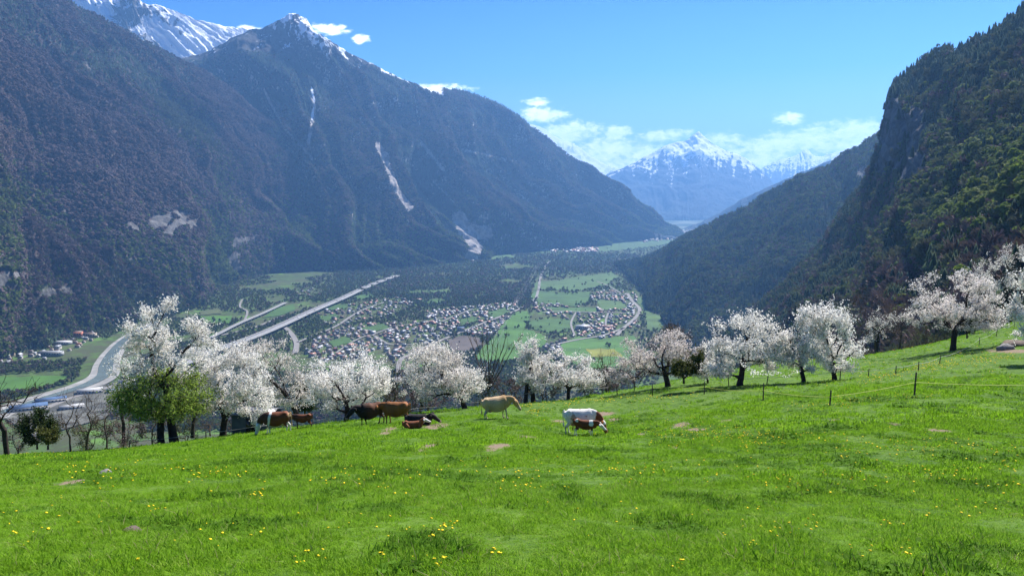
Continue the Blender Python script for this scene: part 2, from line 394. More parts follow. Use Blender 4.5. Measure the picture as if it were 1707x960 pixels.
def maskB(A, s, t, N, g):
    z = A[..., 2]; nz = fbm(A[..., 0]/90, A[..., 2]/130, A[..., 1]/200, 5, 70, .6); n2 = fbm(A[..., 0]/500, A[..., 2]/420, A[..., 1]/500, 4, 80)
    u, v, _ = pixel_of(A.reshape(-1, 3)); u = u.reshape(z.shape); v = v.reshape(z.shape)
    snow = sstep(z, 560, 1300)*.46+nz*.45*sstep(z, 450, 800)-g*.16
    right_of_peak = np.exp(-((u-(500+ (v-30)*.85))/26)**2)*sstep(v, 215, 40)
    nzf = fbm(A[..., 0]/28, A[..., 2]/45, A[..., 1]/60, 4, 72, .65); snow = snow+right_of_peak*(.16+nzf*.55)+nzf*.2*sstep(z, 500, 900)
    snow += np.exp(-((v-(120+(u-640)*.42-6))/9)**2)*((u > 635) & (u < 740))*.6
    snow += np.exp(-(((v-165)/15)**2+((u-725)/50)**2))*.16
    rock = .1+sstep(1-N[..., 2], .5, .85)*.35+nz*.25
    def scar(pts, wdt, k=.9):
        r = np.zeros_like(z)
        for (u0, v0), (u1, v1) in zip(pts[:-1], pts[1:]):
            L = math.hypot(u1-u0, v1-v0); tt = np.clip(((u-u0)*(u1-u0)+(v-v0)*(v1-v0))/L**2, 0, 1)
            dd = np.hypot(u-(u0+tt*(u1-u0)), v-(v0+tt*(v1-v0))); r = np.maximum(r, np.exp(-(dd/wdt)**2))
        return r*k
    for sc_ in ([(630, 243), (645, 275), (662, 320), (684, 347)], 6, 1.2), ([(520, 150), (524, 185), (514, 240)], 4, .9), ([(440, 150), (470, 210), (520, 265)], 3.5, .75), ([(765, 365), (775, 385), (810, 390)], 13, 1.25), \
            ([(780, 395), (795, 415), (785, 428)], 11, 1.2), ([(700, 235), (740, 285)], 3.5, .72), ([(770, 250), (860, 270)], 4, .62), ([(690, 160), (700, 210)], 3, .6), ([(600, 200), (650, 262)], 3, .6), ([(840, 300), (905, 360)], 3, .65), ([(560, 110), (590, 170)], 3, .6), ([(720, 300), (770, 352)], 3, .62):
        rock = np.maximum(rock, scar(*sc_)+nz*.15*(scar(*sc_) > .2))
    snow = np.maximum(snow, scar([(519, 145), (524, 170), (520, 200)], 3, .62)+nz*.25*(scar([(519, 145), (520, 200)], 8) > .2))
    green = sstep(-z, -50, 430)*.42+n2*.45-.1
    return np.clip(snow, 0, 1), np.clip(rock, 0, 1), np.clip(green, 0, 1)
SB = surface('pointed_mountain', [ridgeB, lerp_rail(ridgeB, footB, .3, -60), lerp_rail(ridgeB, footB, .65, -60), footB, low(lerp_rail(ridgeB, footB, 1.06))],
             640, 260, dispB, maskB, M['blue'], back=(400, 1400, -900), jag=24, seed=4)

# snow basin behind
ridgeS = [(-300, 0, 7200), (-100, -5, 7300), (40, -10, 7400), (110, -14, 7450), (150, -12, 7450), (185, -2, 7400), (210, -14, 7400), (228, -4, 7400), (242, 6, 7450), (290, 18, 7500), (350, 40, 7600), (390, 47, 7700), (420, 50, 7800), (470, 58, 7900), (560, 120, 8000)]
footS = [(u, v+190+u*.03, 6600) for u, v, Y in ridgeS]
def dispS(A, s, t):
    q = s*26-t*9+fbm(A[..., 0]/500, A[..., 2]/400, None, 3, 25)
    g = ridged(q, t*2, 5, 43, .6); m = fbm(A[..., 0]/180, A[..., 2]/150, A[..., 1]/300, 5, 19, .6)
    return g*75+m*60, g
def maskS(A, s, t, N, g):
    z = A[..., 2]; nz = fbm(A[..., 0]/70, A[..., 2]/90, A[..., 1]/200, 5, 90, .6)
    u, v, _ = pixel_of(A.reshape(-1, 3)); u = u.reshape(z.shape); v = v.reshape(z.shape)
    snow = .84+nz*.45-np.maximum(g, -.2)*.32-sstep(z, 1000, 700)*.3
    snow -= np.exp(-(((u-215)/25)**2+((v-25)/30)**2))*.5
    return np.clip(snow, 0, 1), np.clip(.7+nz*.3, 0, 1), z*0
SS = surface('snowy_range', [ridgeS, lerp_rail(ridgeS, footS, .5, -60), footS], 420, 120, dispS, maskS, M['snowy'], back=(0, 900, -700), jag=26, seed=7)

# far pyramid with snow cap
def far_range(name, ridge, footY, footv, snow0, snow1, seed, gul=14, amp=150, cut=None):
    foot = [(u*.9+1160*.1 if cut is None else u, footv, footY) for u, v, Y in ridge]
    def disp(A, s, t):
        q = s*gul+fbm(A[..., 0]/1500, A[..., 2]/900, None, 4, seed)*2.6
        g = ridged(q, t*1.2, 5, seed, .6); m = fbm(A[..., 0]/700, A[..., 2]/500, A[..., 1]/900, 5, seed+3, .6)
        return g*amp*.7+m*amp*1.1, g
    def mask(A, s, t, N, g):
        z = A[..., 2]; nz = fbm(A[..., 0]/230, A[..., 2]/330, A[..., 1]/500, 5, seed+9, .6)
        st = ridged(s*60+nz*.8, t*1.5, 3, seed+21, .6); v_ = np.clip((z-snow0)/(snow1-snow0), 0, 1); snow = .13+.62*v_-st*.42*(1-v_*.7)+nz*.14
        return np.clip(snow, 0, 1)*(z > snow0*.6), np.clip(.15+nz*.2, 0, 1), np.clip(nz*.5+sstep(-z, 0, 400)*.4, 0, 1)
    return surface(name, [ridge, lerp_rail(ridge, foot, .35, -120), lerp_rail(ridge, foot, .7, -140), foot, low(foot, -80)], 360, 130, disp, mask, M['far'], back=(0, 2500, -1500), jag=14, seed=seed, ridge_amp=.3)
SP1 = far_range('snow_capped_peak', [(900, 345, 17000), (960, 318, 17300), (1010, 292, 17600), (1045, 278, 17800), (1085, 256, 18000), (1115, 240, 18000), (1142, 234, 18000), (1164, 219, 18000), (1184, 235, 18000), (1208, 250, 18000), (1240, 262, 18000),
                 (1268, 284, 17800), (1286, 302, 17500), (1320, 330, 17000), (1400, 350, 16500)], 14500, 368, -150, 1080, 101, 9, 150)
SP2 = far_range('snowy_ridge', [(1180, 330, 24000), (1240, 300, 24000), (1270, 280, 24000), (1300, 266, 24000), (1330, 258, 24000), (1345, 251, 24000), (1362, 262, 24000), (1400, 252, 24000), (1440, 238, 24000), (1480, 228, 24000), (1560, 225, 24000), (1700, 240, 24000)],
                18000, 350, -200, 1150, 131, 16, 200, cut=1)
SP3 = far_range('far_snow_range', [(780, 200, 25500), (860, 205, 25500), (905, 214, 25500), (935, 234, 25500), (960, 242, 25500), (985, 260, 25500), (1010, 275, 25500), (1050, 285, 25500), (1120, 310, 25500)],
                19500, 350, -700, 900, 151, 12, 200, cut=1)
SP4 = far_range('valley_spur', [(1080, 392, 11500), (1130, 384, 11000), (1180, 366, 10500), (1215, 346, 10000), (1260, 322, 9500), (1310, 300, 9200), (1380, 270, 9000), (1500, 240, 8800)],
                8200, 396, 1800, 3000, 171, 12, 90, cut=1)

# wooded mountain on the right, near part with the cliff and far part behind
def cols(*r): return list(r)
R1 = [[(2500, -420, 760), (2100, -220, 830), (1880, -95, 930), (1780, -42, 1000), (1707, 22, 1080), (1650, 56, 1160), (1600, 84, 1250), (1550, 102, 1350), (1508, 126, 1450), (1484, 158, 1520), (1470, 205, 1560), (1464, 245, 1590), (1458, 292, 1620), (1420, 338, 1680), (1375, 398, 1740), (1325, 455, 1800), (1270, 520, 1850), (1190, 590, 1850)],
      [(2500, 20, 520), (2150, 60, 560), (1930, 105, 610), (1830, 140, 650), (1750, 170, 700), (1690, 200, 770), (1640, 222, 850), (1590, 240, 940), (1545, 255, 1030), (1520, 272, 1110), (1500, 300, 1190), (1478, 335, 1250), (1450, 370, 1300), (1410, 410, 1360), (1365, 455, 1420), (1310, 505, 1480), (1250, 560, 1520), (1170, 620, 1500)],
      [(2500, 260, 330), (2150, 290, 350), (1950, 310, 380), (1850, 330, 410), (1780, 345, 450), (1720, 360, 500), (1670, 375, 550), (1620, 390, 610), (1580, 405, 670), (1550, 420, 740), (1520, 440, 800), (1490, 460, 860), (1455, 480, 910), (1410, 505, 960), (1360, 535, 1010), (1300, 570, 1060), (1240, 610, 1100), (1150, 660, 1100)],
      [(2500, 430, 170), (2150, 455, 190), (1960, 475, 210), (1870, 485, 240), (1800, 492, 270), (1740, 500, 300), (1690, 505, 330), (1640, 512, 370), (1600, 520, 410), (1565, 530, 450), (1530, 542, 490), (1495, 555, 530), (1460, 570, 560), (1410, 590, 590), (1350, 612, 620), (1290, 640, 650), (1220, 670, 680), (1130, 710, 700)],
      [(2500, 600, 80), (2150, 610, 95), (1970, 620, 110), (1880, 620, 130), (1810, 622, 145), (1750, 628, 160), (1700, 632, 180), (1650, 640, 200), (1610, 650, 220), (1575, 660, 245), (1540, 670, 270), (1500, 685, 295), (1460, 700, 320), (1410, 720, 340), (1350, 745, 360), (1290, 770, 380), (1220, 800, 400), (1130, 830, 420)]]
def dispR(A, s, t):
    q = s*9+t*1.5+fbm(A[..., 0]/300, A[..., 2]/260, None, 3, 3)*.8
    g = ridged(q, t*1.4, 4, 55, .55); m = fbm(A[..., 0]/90, A[..., 2]/80, A[..., 1]/120, 5, 39, .55)
    return g*22+m*24, g
def maskR(A, s, t, N, g):
    z = A[..., 2]; nz = fbm(A[..., 0]/40, A[..., 2]/60, A[..., 1]/90, 5, 110, .6)
    u, v, _ = pixel_of(A.reshape(-1, 3)); u = u.reshape(z.shape); v = v.reshape(z.shape)
    rock = .08+nz*.3+sstep(1-N[..., 2], .55, .9)*.3
    rock = np.maximum(rock, np.exp(-(((u-1500)/58)**4+((v-240)/88)**4))*(.88+nz*.8))
    rock = np.maximum(rock, np.exp(-(((u-1530)/40)**2+((v-300-(u-1530)*-.6)/14)**2))*.75)
    rock = np.maximum(rock, np.exp(-(((u-1500)/60)**2+((v-410)/28)**2))*.5)
    rock = np.maximum(rock, np.exp(-(((u-1600)/70)**2+((v-425+(u-1600)*.3)/10)**2))*.7)
    green = .1+fbm(A[..., 0]/80, A[..., 2]/80, A[..., 1]/100, 4, 120)*.6
    return z*0, np.clip(rock, 0, 1), np.clip(green, 0, 1)
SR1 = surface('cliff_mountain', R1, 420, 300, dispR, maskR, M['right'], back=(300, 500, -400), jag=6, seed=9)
ridge2 = [(1800, 60, 3600), (1680, 130, 3500), (1580, 180, 3400), (1500, 215, 3300), (1460, 232, 3200), (1430, 247, 3150), (1405, 260, 3150), (1380, 278, 3200), (1345, 293, 3300), (1300, 314, 3450), (1250, 340, 3600), (1210, 360, 3750), (1170, 382, 3950), (1130, 403, 4200), (1095, 424, 4500), (1060, 440, 4900), (1030, 446, 5000)]
foot2 = [(1800, 900, 1050), (1680, 850, 1150), (1580, 800, 1250), (1500, 760, 1350), (1450, 720, 1500), (1390, 690, 1600), (1340, 660, 1750), (1290, 640, 1850), (1240, 620, 2000), (1190, 598, 2200), (1145, 573, 2420), (1118, 550, 2680), (1100, 528, 2950), (1085, 505, 3350), (1072, 485, 3750), (1055, 465, 4300), (1030, 449, 4850)]
def dispR2(A, s, t):
    q = s*11+t*1.8+fbm(A[..., 0]/500, A[..., 2]/400, None, 3, 8)*.8
    g = ridged(q, t*1.2, 4, 65, .55); m = fbm(A[..., 0]/160, A[..., 2]/140, A[..., 1]/200, 5, 49, .55)
    return g*42+m*40, g
def maskR2(A, s, t, N, g):
    z = A[..., 2]; nz = fbm(A[..., 0]/60, A[..., 2]/80, A[..., 1]/90, 5, 140, .6)
    u, v, _ = pixel_of(A.reshape(-1, 3)); u = u.reshape(z.shape); v = v.reshape(z.shape)
    rock = np.clip(.05+nz*.25, 0, 1); rock = np.maximum(rock, np.exp(-(((u-1440)/22)**2+((v-290)/22)**2))*.7)
    return z*0, rock, np.clip(.2+fbm(A[..., 0]/150, A[..., 2]/130, A[..., 1]/150, 4, 150)*.6, 0, 1)
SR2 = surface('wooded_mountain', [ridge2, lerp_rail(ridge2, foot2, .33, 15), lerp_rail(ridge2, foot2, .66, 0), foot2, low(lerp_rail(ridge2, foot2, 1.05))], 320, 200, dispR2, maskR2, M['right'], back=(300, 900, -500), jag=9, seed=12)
print('mountains', time.time()-T0)

# ------------------------------------------------------------------ valley floor
m, N_ = mat('valley_ground', (.05, .06, .03), .95, .1)
pos = N_.node('ShaderNodeNewGeometry').outputs['Position']
a1 = N_.noise(pos, .0035, 5, .6); a2 = N_.noise(pos, .03, 5, .6); a3 = N_.noise(pos, .011, 3, .5)
c = N_.mix(N_.ramp(a1, .35, .65), (.05, .07, .025), (.075, .075, .045)); c = N_.mix(N_.ramp(a2, .45, .65), c, (.07, .12, .03)); c = N_.mix(N_.ramp(a3, .58, .7), c, (.1, .19, .035))
sepv = N_.node('ShaderNodeSeparateXYZ', {0: pos})
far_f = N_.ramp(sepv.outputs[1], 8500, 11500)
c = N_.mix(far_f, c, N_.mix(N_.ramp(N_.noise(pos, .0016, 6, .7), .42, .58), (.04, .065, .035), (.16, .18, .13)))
N_.l.new(c, N_.b.inputs['Base Color'])
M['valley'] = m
ys = np.concatenate([[300, 500, 800], np.geomspace(1100, 26000, 60), [34000]])
X, Yg = np.meshgrid(np.linspace(-1, 1, 50), ys); XX = X*(2500+Yg*.75)
ZZ = VZ+fbm(XX/400, Yg/400, None, 3, 2)*1.5
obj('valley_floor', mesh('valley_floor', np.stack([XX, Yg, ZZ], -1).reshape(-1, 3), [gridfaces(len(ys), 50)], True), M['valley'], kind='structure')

def gpoly(px): return [G(*p) for p in px]
fields = [  # (pixels, colour key)
    ([(862, 520), (880, 519), (884, 533), (876, 549), (895, 556), (911, 561), (908, 576), (880, 596), (854, 604), (812, 606), (790, 598), (826, 560), (836, 542)], 'bright'),
    ([(893, 470), (935, 468), (962, 462), (1020, 455), (1030, 462), (1010, 476), (985, 482), (962, 486), (930, 484), (890, 484)], 'soft'),
    ([(888, 486), (925, 487), (950, 488), (984, 487), (982, 503), (960, 512), (900, 506), (884, 498)], 'mid'),
    ([(905, 512), (945, 514), (985, 512), (1000, 520), (960, 522), (925, 522)], 'mid'),
    ([(992, 500), (1035, 503), (1050, 516), (1000, 517)], 'soft'),
    ([(1062, 494), (1100, 505), (1112, 530), (1105, 552), (1080, 552), (1075, 520), (1062, 505)], 'soft'),
    ([(870, 536), (930, 532), (960, 536), (950, 552), (915, 556), (888, 548)], 'mid'),
    ([(938, 572), (965, 562), (1000, 566), (1058, 560), (1062, 590), (1040, 612), (990, 618), (950, 605), (932, 590)], 'bright'),
    ([(974, 583), (1025, 583), (1040, 596), (985, 596)], 'yellow'),
    ([(682, 486), (750, 483), (752, 488), (715, 491), (684, 491)], 'soft'),
    ([(540, 511), (576, 508), (580, 514), (545, 518)], 'mid'),
    ([(590, 495), (618, 490), (625, 496), (596, 502)], 'mid'),
    ([(700, 502), (735, 498), (745, 504), (710, 509)], 'mid'),
    ([(712, 424), (775, 422), (778, 430), (716, 432)], 'soft'),
    ([(790, 430), (850, 424), (860, 430), (800, 436)], 'soft'),
    ([(600, 446), (650, 443), (660, 447), (606, 451)], 'soft'),
    ([(664, 441), (760, 436), (762, 440), (670, 445)], 'soft'),
    ([(940, 411), (990, 406), (1060, 401), (1125, 396), (1150, 399), (1100, 410), (1010, 420), (955, 419)], 'soft'),
    ([(870, 415), (920, 411), (935, 420), (880, 424)], 'soft'),
    ([(332, 528), (388, 527), (386, 540), (340, 542)], 'bright'),
    ([(330, 520), (365, 515), (372, 523), (334, 526)], 'olive'),
    ([(455, 515), (490, 508), (494, 516), (470, 526), (440, 530)], 'mid'),
    ([(-60, 632), (60, 628), (108, 627), (118, 634), (60, 653), (-80, 662)], 'bright'),
    ([(745, 568), (772, 560), (800, 564), (806, 580), (778, 588), (752, 583)], 'plough'),
    ([(760, 535), (790, 528), (800, 535), (770, 543)], 'mid'),
    ([(600, 548), (640, 540), (650, 548), (612, 556)], 'mid'),
    ([(545, 570), (580, 562), (590, 570), (556, 580)], 'mid'),
    ([(812, 522), (842, 514), (850, 522), (822, 532)], 'mid'),
    ([(530, 530), (560, 523), (566, 530), (538, 538)], 'mid'),
    ([(60, 560), (95, 556), (98, 563), (64, 568)], 'mid'),
]
fcol = {'bright': (.055, .13, .02), 'soft': (.058, .11, .028), 'mid': (.046, .10, .022), 'yellow': (.17, .18, .025), 'olive': (.08, .10, .04), 'plough': (.09, .075, .065)}
for k, cc in fcol.items():
    M['field_'+k] = simple('field_'+k, cc, var=.22, scale=.012)
fpolys = []
for px, k in fields:
    g = gpoly(px); fpolys.append(g)
    z = VZ+2.2+(.6 if k in ('yellow', 'plough') else 0)
    # wavy outline
    pts = []
    for i in range(len(g)):
        x0, y0 = g[i]; x1, y1 = g[(i+1) % len(g)]
        for j in range(4):
            t = j/4; pts.append((x0+(x1-x0)*t+random.Random(i*7+j).uniform(-6, 6), y0+(y1-y0)*t+random.Random(i*9+j).uniform(-10, 10), z))
    obj('ploughed_field' if k == 'plough' else 'green_field', mesh('field', pts, [np.arange(len(pts))[None, :]]), M['field_'+k], kind='structure')

def strip(name, pts, width, mat_, z, parent=None, closed=False, thick=0.0, **kw):
    """ribbon along plan points"""
    pts = catmull(np.array(pts, float), max(8, len(pts)*8)); d = np.gradient(pts, axis=0); d /= np.linalg.norm(d, axis=1, keepdims=True)+1e-9
    n = np.stack([-d[:, 1], d[:, 0]], -1); wv = np.asarray(width, float)
    if wv.ndim: wv = np.interp(np.linspace(0, 1, len(pts)), np.linspace(0, 1, len(wv)), wv)[:, None]
    a = pts+n*wv/2; b = pts-n*wv/2; k = len(pts)
    V = np.concatenate([np.c_[a, np.full(k, z)], np.c_[b, np.full(k, z)]]); i = np.arange(k-1)
    fs = [np.stack([i, i+1, i+k+1, i+k], -1)]
    if thick:
        V = np.concatenate([V, V-np.array([0, 0, thick])])
        fs += [np.stack([i, i+2*k, i+2*k+1, i+1], -1), np.stack([i+k, i+k+1, i+3*k+1, i+3*k], -1), np.stack([i+2*k, i+3*k, i+3*k+1, i+2*k+1], -1)]
    return obj(name, mesh(name, V, fs), mat_, parent, **kw)
M['asphalt'] = simple('pale_asphalt', (.23, .23, .235), var=.08, scale=.05)
M['lane'] = simple('road_surface', (.2, .19, .18), var=.1, scale=.05)
M['concrete'] = simple('concrete', (.42, .41, .38), var=.1, scale=.1)
M['yard'] = simple('yard_gravel', (.1, .1, .085), var=.5, scale=.03)
M['gravel'] = simple('river_gravel', (.25, .245, .23), var=.25, scale=.03)
M['water'] = simple('river_water', (.13, .17, .17), rough=.15, var=.15, scale=.02, spec=.5)
roads = [([(897, 496), (864, 517), (810, 538), (737, 568), (690, 590), (667, 603), (664, 640)], 13), ([(788, 516), (760, 527), (737, 537)], 9),
         ([(496, 572), (534, 556), (560, 545), (600, 520), (640, 505)], 11), ([(466, 541), (482, 553), (494, 572), (492, 590)], 16),
         ([(905, 522), (933, 520), (1000, 522), (1065, 523)], 11), ([(1046, 490), (1054, 503), (1066, 516), (1060, 530), (1040, 548), (1028, 560)], 14),
         ([(920, 577), (960, 568), (1006, 560), (1040, 548)], 12), ([(916, 436), (906, 450), (900, 468), (898, 482), (893, 500)], 12),
         ([(250, 630), (190, 645), (120, 665), (60, 690)], 16), ([(370, 560), (400, 553), (430, 545), (470, 528)], 12), ([(860, 610), (900, 600), (940, 590)], 8),
         ([(620, 560), (660, 545), (700, 540), (740, 530)], 7), ([(560, 590), (590, 570), (620, 560), (650, 575), (690, 575)], 7), ([(995, 470), (1015, 478), (1035, 490)], 8),
         ([(333, 482), (352, 477), (368, 473)], 10), ([(404, 500), (400, 512), (412, 520), (408, 535)], 8), ([(1010, 548), (1010, 535), (1014, 523)], 7), ([(960, 522), (952, 540), (958, 560)], 7)]
road_pts = []
for px, wd in roads:
    g = gpoly(px); road_pts.append((catmull(np.array(g), 80), wd*.9)); strip('road', g, wd, M['lane'], VZ+3.4, kind='structure')
# river with gravel banks
riv = gpoly([(262, 538), (232, 552), (205, 570), (188, 590), (178, 608), (172, 628), (140, 645), (80, 664), (0, 690), (-120, 730)])
strip('gravel_bank', riv, [34, 42, 58, 66, 80, 90, 80], M['gravel'], VZ+2.6, kind='structure')
strip('river', riv, [14, 18, 30, 34, 28, 22, 16], M['water'], VZ+3.8, kind='structure')
riv2 = gpoly([(590, 452), (640, 444), (700, 440), (775, 436)])
strip('gravel_bank', riv2, 40, M['gravel'], VZ+3.2, kind='structure')
yard = gpoly([(10, 700), (60, 668), (150, 648), (240, 628), (270, 640), (250, 668), (170, 700), (60, 730)])
obj('gravel_yard', mesh('gravel_yard', [(x, y, VZ+2.9) for x, y in yard], [np.arange(len(yard))[None, :]]), M['yard'], kind='structure')

# motorway on its viaduct
def viaduct(name, px, width, zdeck, label, cat, lanes=True):
    top = zdeck; pts = [G(u, v, top) for u, v in px]; root = empty(name, (pts[0][0], pts[0][1], VZ)); tag(root, label, cat)
    o = strip('deck', pts, width, M['asphalt'], top, thick=2.2)
    p = catmull(np.array(pts, float), 60); d = np.gradient(p, axis=0); d /= np.linalg.norm(d, axis=1, keepdims=True); n = np.stack([-d[:, 1], d[:, 0]], -1)
    ch = [o]
    for sgn in (-1, 1):
        ch.append(strip('parapet', p+n*sgn*(width/2-.4), .9, M['concrete'], top+1.1, thick=1.6))
    if lanes: ch.append(strip('median_barrier', p, 1.6, M['concrete'], top+.9, thick=.85))
    for k in range(2, 58, 2):
        x, y = p[k]; ang = math.atan2(d[k][1], d[k][0]); bm = []
        V = []
        for dx, dy, dz in [(a, b, c) for c in (VZ, top-2.2) for a, b in ((-1.2, -width*.32), (1.2, -width*.32), (1.2, width*.32), (-1.2, width*.32))]:
            V.append((x+dx*math.cos(ang)-dy*math.sin(ang), y+dx*math.sin(ang)+dy*math.cos(ang), dz))
        ch.append(obj('pier', mesh('pier', V, [np.array([[0, 1, 5, 4], [1, 2, 6, 5], [2, 3, 7, 6], [3, 0, 4, 7]])]), M['concrete']))
    for c_ in ch:
        c_.parent = root; c_.matrix_parent_inverse = Matrix.Translation(-root.location)
    return p, n, d
mp, mn, md = viaduct('motorway_viaduct', [(225, 640), (300, 608), (355, 585), (420, 562), (470, 541), (520, 518), (570, 497), (620, 474), (662, 459)], 34, VZ+12,
                     'wide pale motorway viaduct crossing the valley diagonally past the village', 'viaduct')
rp, rn, rd = viaduct('railway_bridge', [(352, 562), (370, 553), (400, 538), (440, 521), (476, 504)], 13, VZ+9, 'narrow pale bridge running beside the wide motorway', 'bridge', lanes=False)
road_pts.append((mp, 60)); road_pts.append((rp, 40))
M['carpaint'] = simple('vehicle_paint', (.75, .75, .76), rough=.3, var=.02); M['dark'] = simple('dark_glass', (.02, .022, .026), rough=.2, var=.05)
def box(x0, x1, y0, y1, z0, z1):
    V = [(x, y, z) for z in (z0, z1) for x, y in ((x0, y0), (x1, y0), (x1, y1), (x0, y1))]
    return V, [[0, 3, 2, 1], [4, 5, 6, 7], [0, 1, 5, 4], [1, 2, 6, 5], [2, 3, 7, 6], [3, 0, 4, 7]]
def boxes(name, bs):
    V = []; Fc = []
    for b in bs:
        v, f = box(*b); k = len(V); V += v; Fc += [[i+k for i in q] for q in f]
    return mesh(name, V, [np.array(Fc)])
lorry_b = boxes('cargo_box', [(-6, 3.6, -1.25, 1.25, 1.1, 3.9)]); lorry_c = boxes('cab', [(3.9, 6, -1.2, 1.2, .6, 3.2)]); lorry_w = boxes('wheel', [(-.5, .5, -1.2, 1.2, 0, 1.0)])
for k, (i, sd) in enumerate([(8, -1), (19, 1), (33, -1)]):
    p_ = mp[i]+mn[i]*sd*8; r = empty('lorry', (p_[0], p_[1], VZ+12.02), math.atan2(md[i][1], md[i][0]), label=['white lorry nearest the near end of the motorway viaduct', 'white lorry in the middle of the motorway viaduct', 'white lorry farthest along the motorway viaduct'][k], cat='lorry', group='lorries on the motorway')
    obj('cargo_box', lorry_b, M['carpaint'], r); obj('cab', lorry_c, M['carpaint'], r); [obj('wheel', lorry_w, M['dark'], r, loc=(wx, 0, 0)) for wx in (-4.3, 4.8)]

# ------------------------------------------------------------------ houses
walls = {'white': (.52, .48, .43), 'cream': (.45, .37, .28), 'grey': (.4, .4, .4), 'wood': (.2, .12, .07)}
roofs = {'brown': (.15, .10, .08), 'grey': (.24, .25, .27), 'red': (.3, .12, .075), 'dark': (.065, .065, .075), 'pale': (.42, .42, .43)}
for k, v in walls.items(): M['wall_'+k] = simple('wall_'+k, v, var=.08, scale=.3, obj_rand=.12)
for k, v in roofs.items(): M['roof_'+k] = simple('roof_'+k, v, rough=.42, spec=.5, var=.18, scale=.6, obj_rand=.2)
def wall_mesh(L, Wd, H, rise, gable=True):
    a, b = L/2, Wd/2
    V = [(-a, -b, -2), (a, -b, -2), (a, b, -2), (-a, b, -2), (-a, -b, H), (a, -b, H), (a, b, H), (-a, b, H)]; Fq = [[0, 1, 5, 4], [1, 2, 6, 5], [2, 3, 7, 6], [3, 0, 4, 7]]; Ft = []; Mi = [0]*4
    if gable:
        V += [(-a, 0, H+rise), (a, 0, H+rise)]; Ft = [[4, 8, 7], [5, 6, 9]]
    else: Fq.append([4, 5, 6, 7]); Mi.append(0)
    def win(cx, cz, side, ww=1.3, wh=1.4):
        k = len(V); e = .06
        for dx, dz in ((-ww/2, -wh/2), (ww/2, -wh/2), (ww/2, wh/2), (-ww/2, wh/2)):
            V.append({'f': (cx+dx, -b-e, cz+dz), 'k': (cx+dx, b+e, cz+dz), 'r': (a+e, cx+dx, cz+dz), 'l': (-a-e, cx+dx, cz+dz)}[side])
        Fq.append([k, k+1, k+2, k+3]); Mi.append(1)
    for fl in range(int(H//2.7)):
        for x in np.arange(-a+2, a-1, 3.1):
            win(x, 1.6+fl*2.8, 'f'); win(x, 1.6+fl*2.8, 'k')
        for y in np.arange(-b+2, b-1, 3.4):
            win(y, 1.6+fl*2.8, 'r'); win(y, 1.6+fl*2.8, 'l')
    return V, Fq, Ft, Mi
def roof_mesh(L, Wd, H, rise, ov=.8, th=.35):
    a, b = L/2+ov, Wd/2+ov; s = rise/(Wd/2); z0 = H-ov*s+.05
    V = [(-a, -b, z0), (a, -b, z0), (a, 0, H+rise+.05), (-a, 0, H+rise+.05), (a, b, z0), (-a, b, z0)]; V += [(x, y, z+th) for x, y, z in V]
    Fq = [[0, 1, 2, 3], [3, 2, 4, 5], [6, 9, 8, 7], [9, 11, 10, 8], [0, 6, 7, 1], [5, 4, 10, 11], [0, 3, 9, 6], [3, 5, 11, 9], [1, 7, 8, 2], [2, 8, 10, 4]]
    return V, Fq
HT = [(13, 10, 5.6, 3.0), (16, 11, 6, 3.2), (11, 9.5, 4.2, 3.2), (20, 12, 8.5, 3.0)]
def hw(t, c):
    V, Fq, Ft, Mi = wall_mesh(*HT[t]); me = mesh('house_wall', V, [Fq, Ft], midx=Mi+[0]*len(Ft)); me.materials.append(M['wall_'+c]); me.materials.append(M['dark']); return me
def hr(t, c):
    V, Fq = roof_mesh(*HT[t]); me = mesh('house_roof', V, [Fq]); me.materials.append(M['roof_'+c]); return me
chim = boxes('chimney', [(-2.4, -1.5, .6, 1.5, 0, 2.2)])
WM = {(t, c): hw(t, c) for t in range(4) for c in walls}; RM = {(t, c): hr(t, c) for t in range(4) for c in roofs}
vill = [  # polygon, spacing, place phrase, max count
    ([(530, 522), (600, 503), (662, 498), (690, 506), (672, 520), (640, 530), (600, 540), (560, 548), (540, 540)], 21, 'upper left of the big village', 70),
    ([(505, 578), (560, 548), (620, 540), (660, 540), (650, 575), (600, 600), (540, 604), (510, 592)], 19, 'in the big village near the motorway', 110),
    ([(655, 540), (720, 536), (760, 545), (740, 580), (700, 604), (655, 606), (640, 580)], 20, 'in the centre of the big village', 80),
    ([(710, 520), (760, 515), (830, 508), (866, 503), (862, 516), (800, 540), (740, 550), (712, 538)], 20, 'in the big village by the wood', 100),
    ([(770, 555), (800, 540), (835, 525), (846, 532), (820, 562), (790, 562)], 19, 'beside the ploughed field', 36),
    ([(985, 488), (1015, 484), (1055, 488), (1085, 508), (1088, 520), (1060, 520), (1010, 512), (985, 500)], 19, 'in the farther right-hand village', 56),
    ([(890, 508), (930, 506), (985, 514), (1060, 518), (1070, 545), (1020, 552), (985, 540), (925, 530), (892, 520)], 25, 'by the straight village street at right', 76),
    ([(955, 545), (1000, 540), (1040, 552), (1020, 572), (970, 570), (950, 560)], 22, 'in the near right-hand village', 30),
    ([(905, 578), (940, 568), (960, 585), (1000, 590), (980, 604), (930, 600)], 20, 'by the yellow field', 24),
    ([(-20, 598), (40, 582), (80, 568), (110, 558), (150, 552), (170, 562), (118, 588), (60, 604), (-20, 612)], 23, 'in the hamlet left of the river', 34),
    ([(492, 484), (520, 481), (540, 486), (520, 496), (494, 493)], 30, 'in the woods above the motorway', 9)]
allh = []; r_ = np.random.default_rng(5)
vpolys = []
def near_road(x, y, extra=0):
    for rp_, wd in road_pts:
        if np.min((rp_[:, 0]-x)**2+(rp_[:, 1]-y)**2) < (wd/2+8+extra)**2: return True
    return False
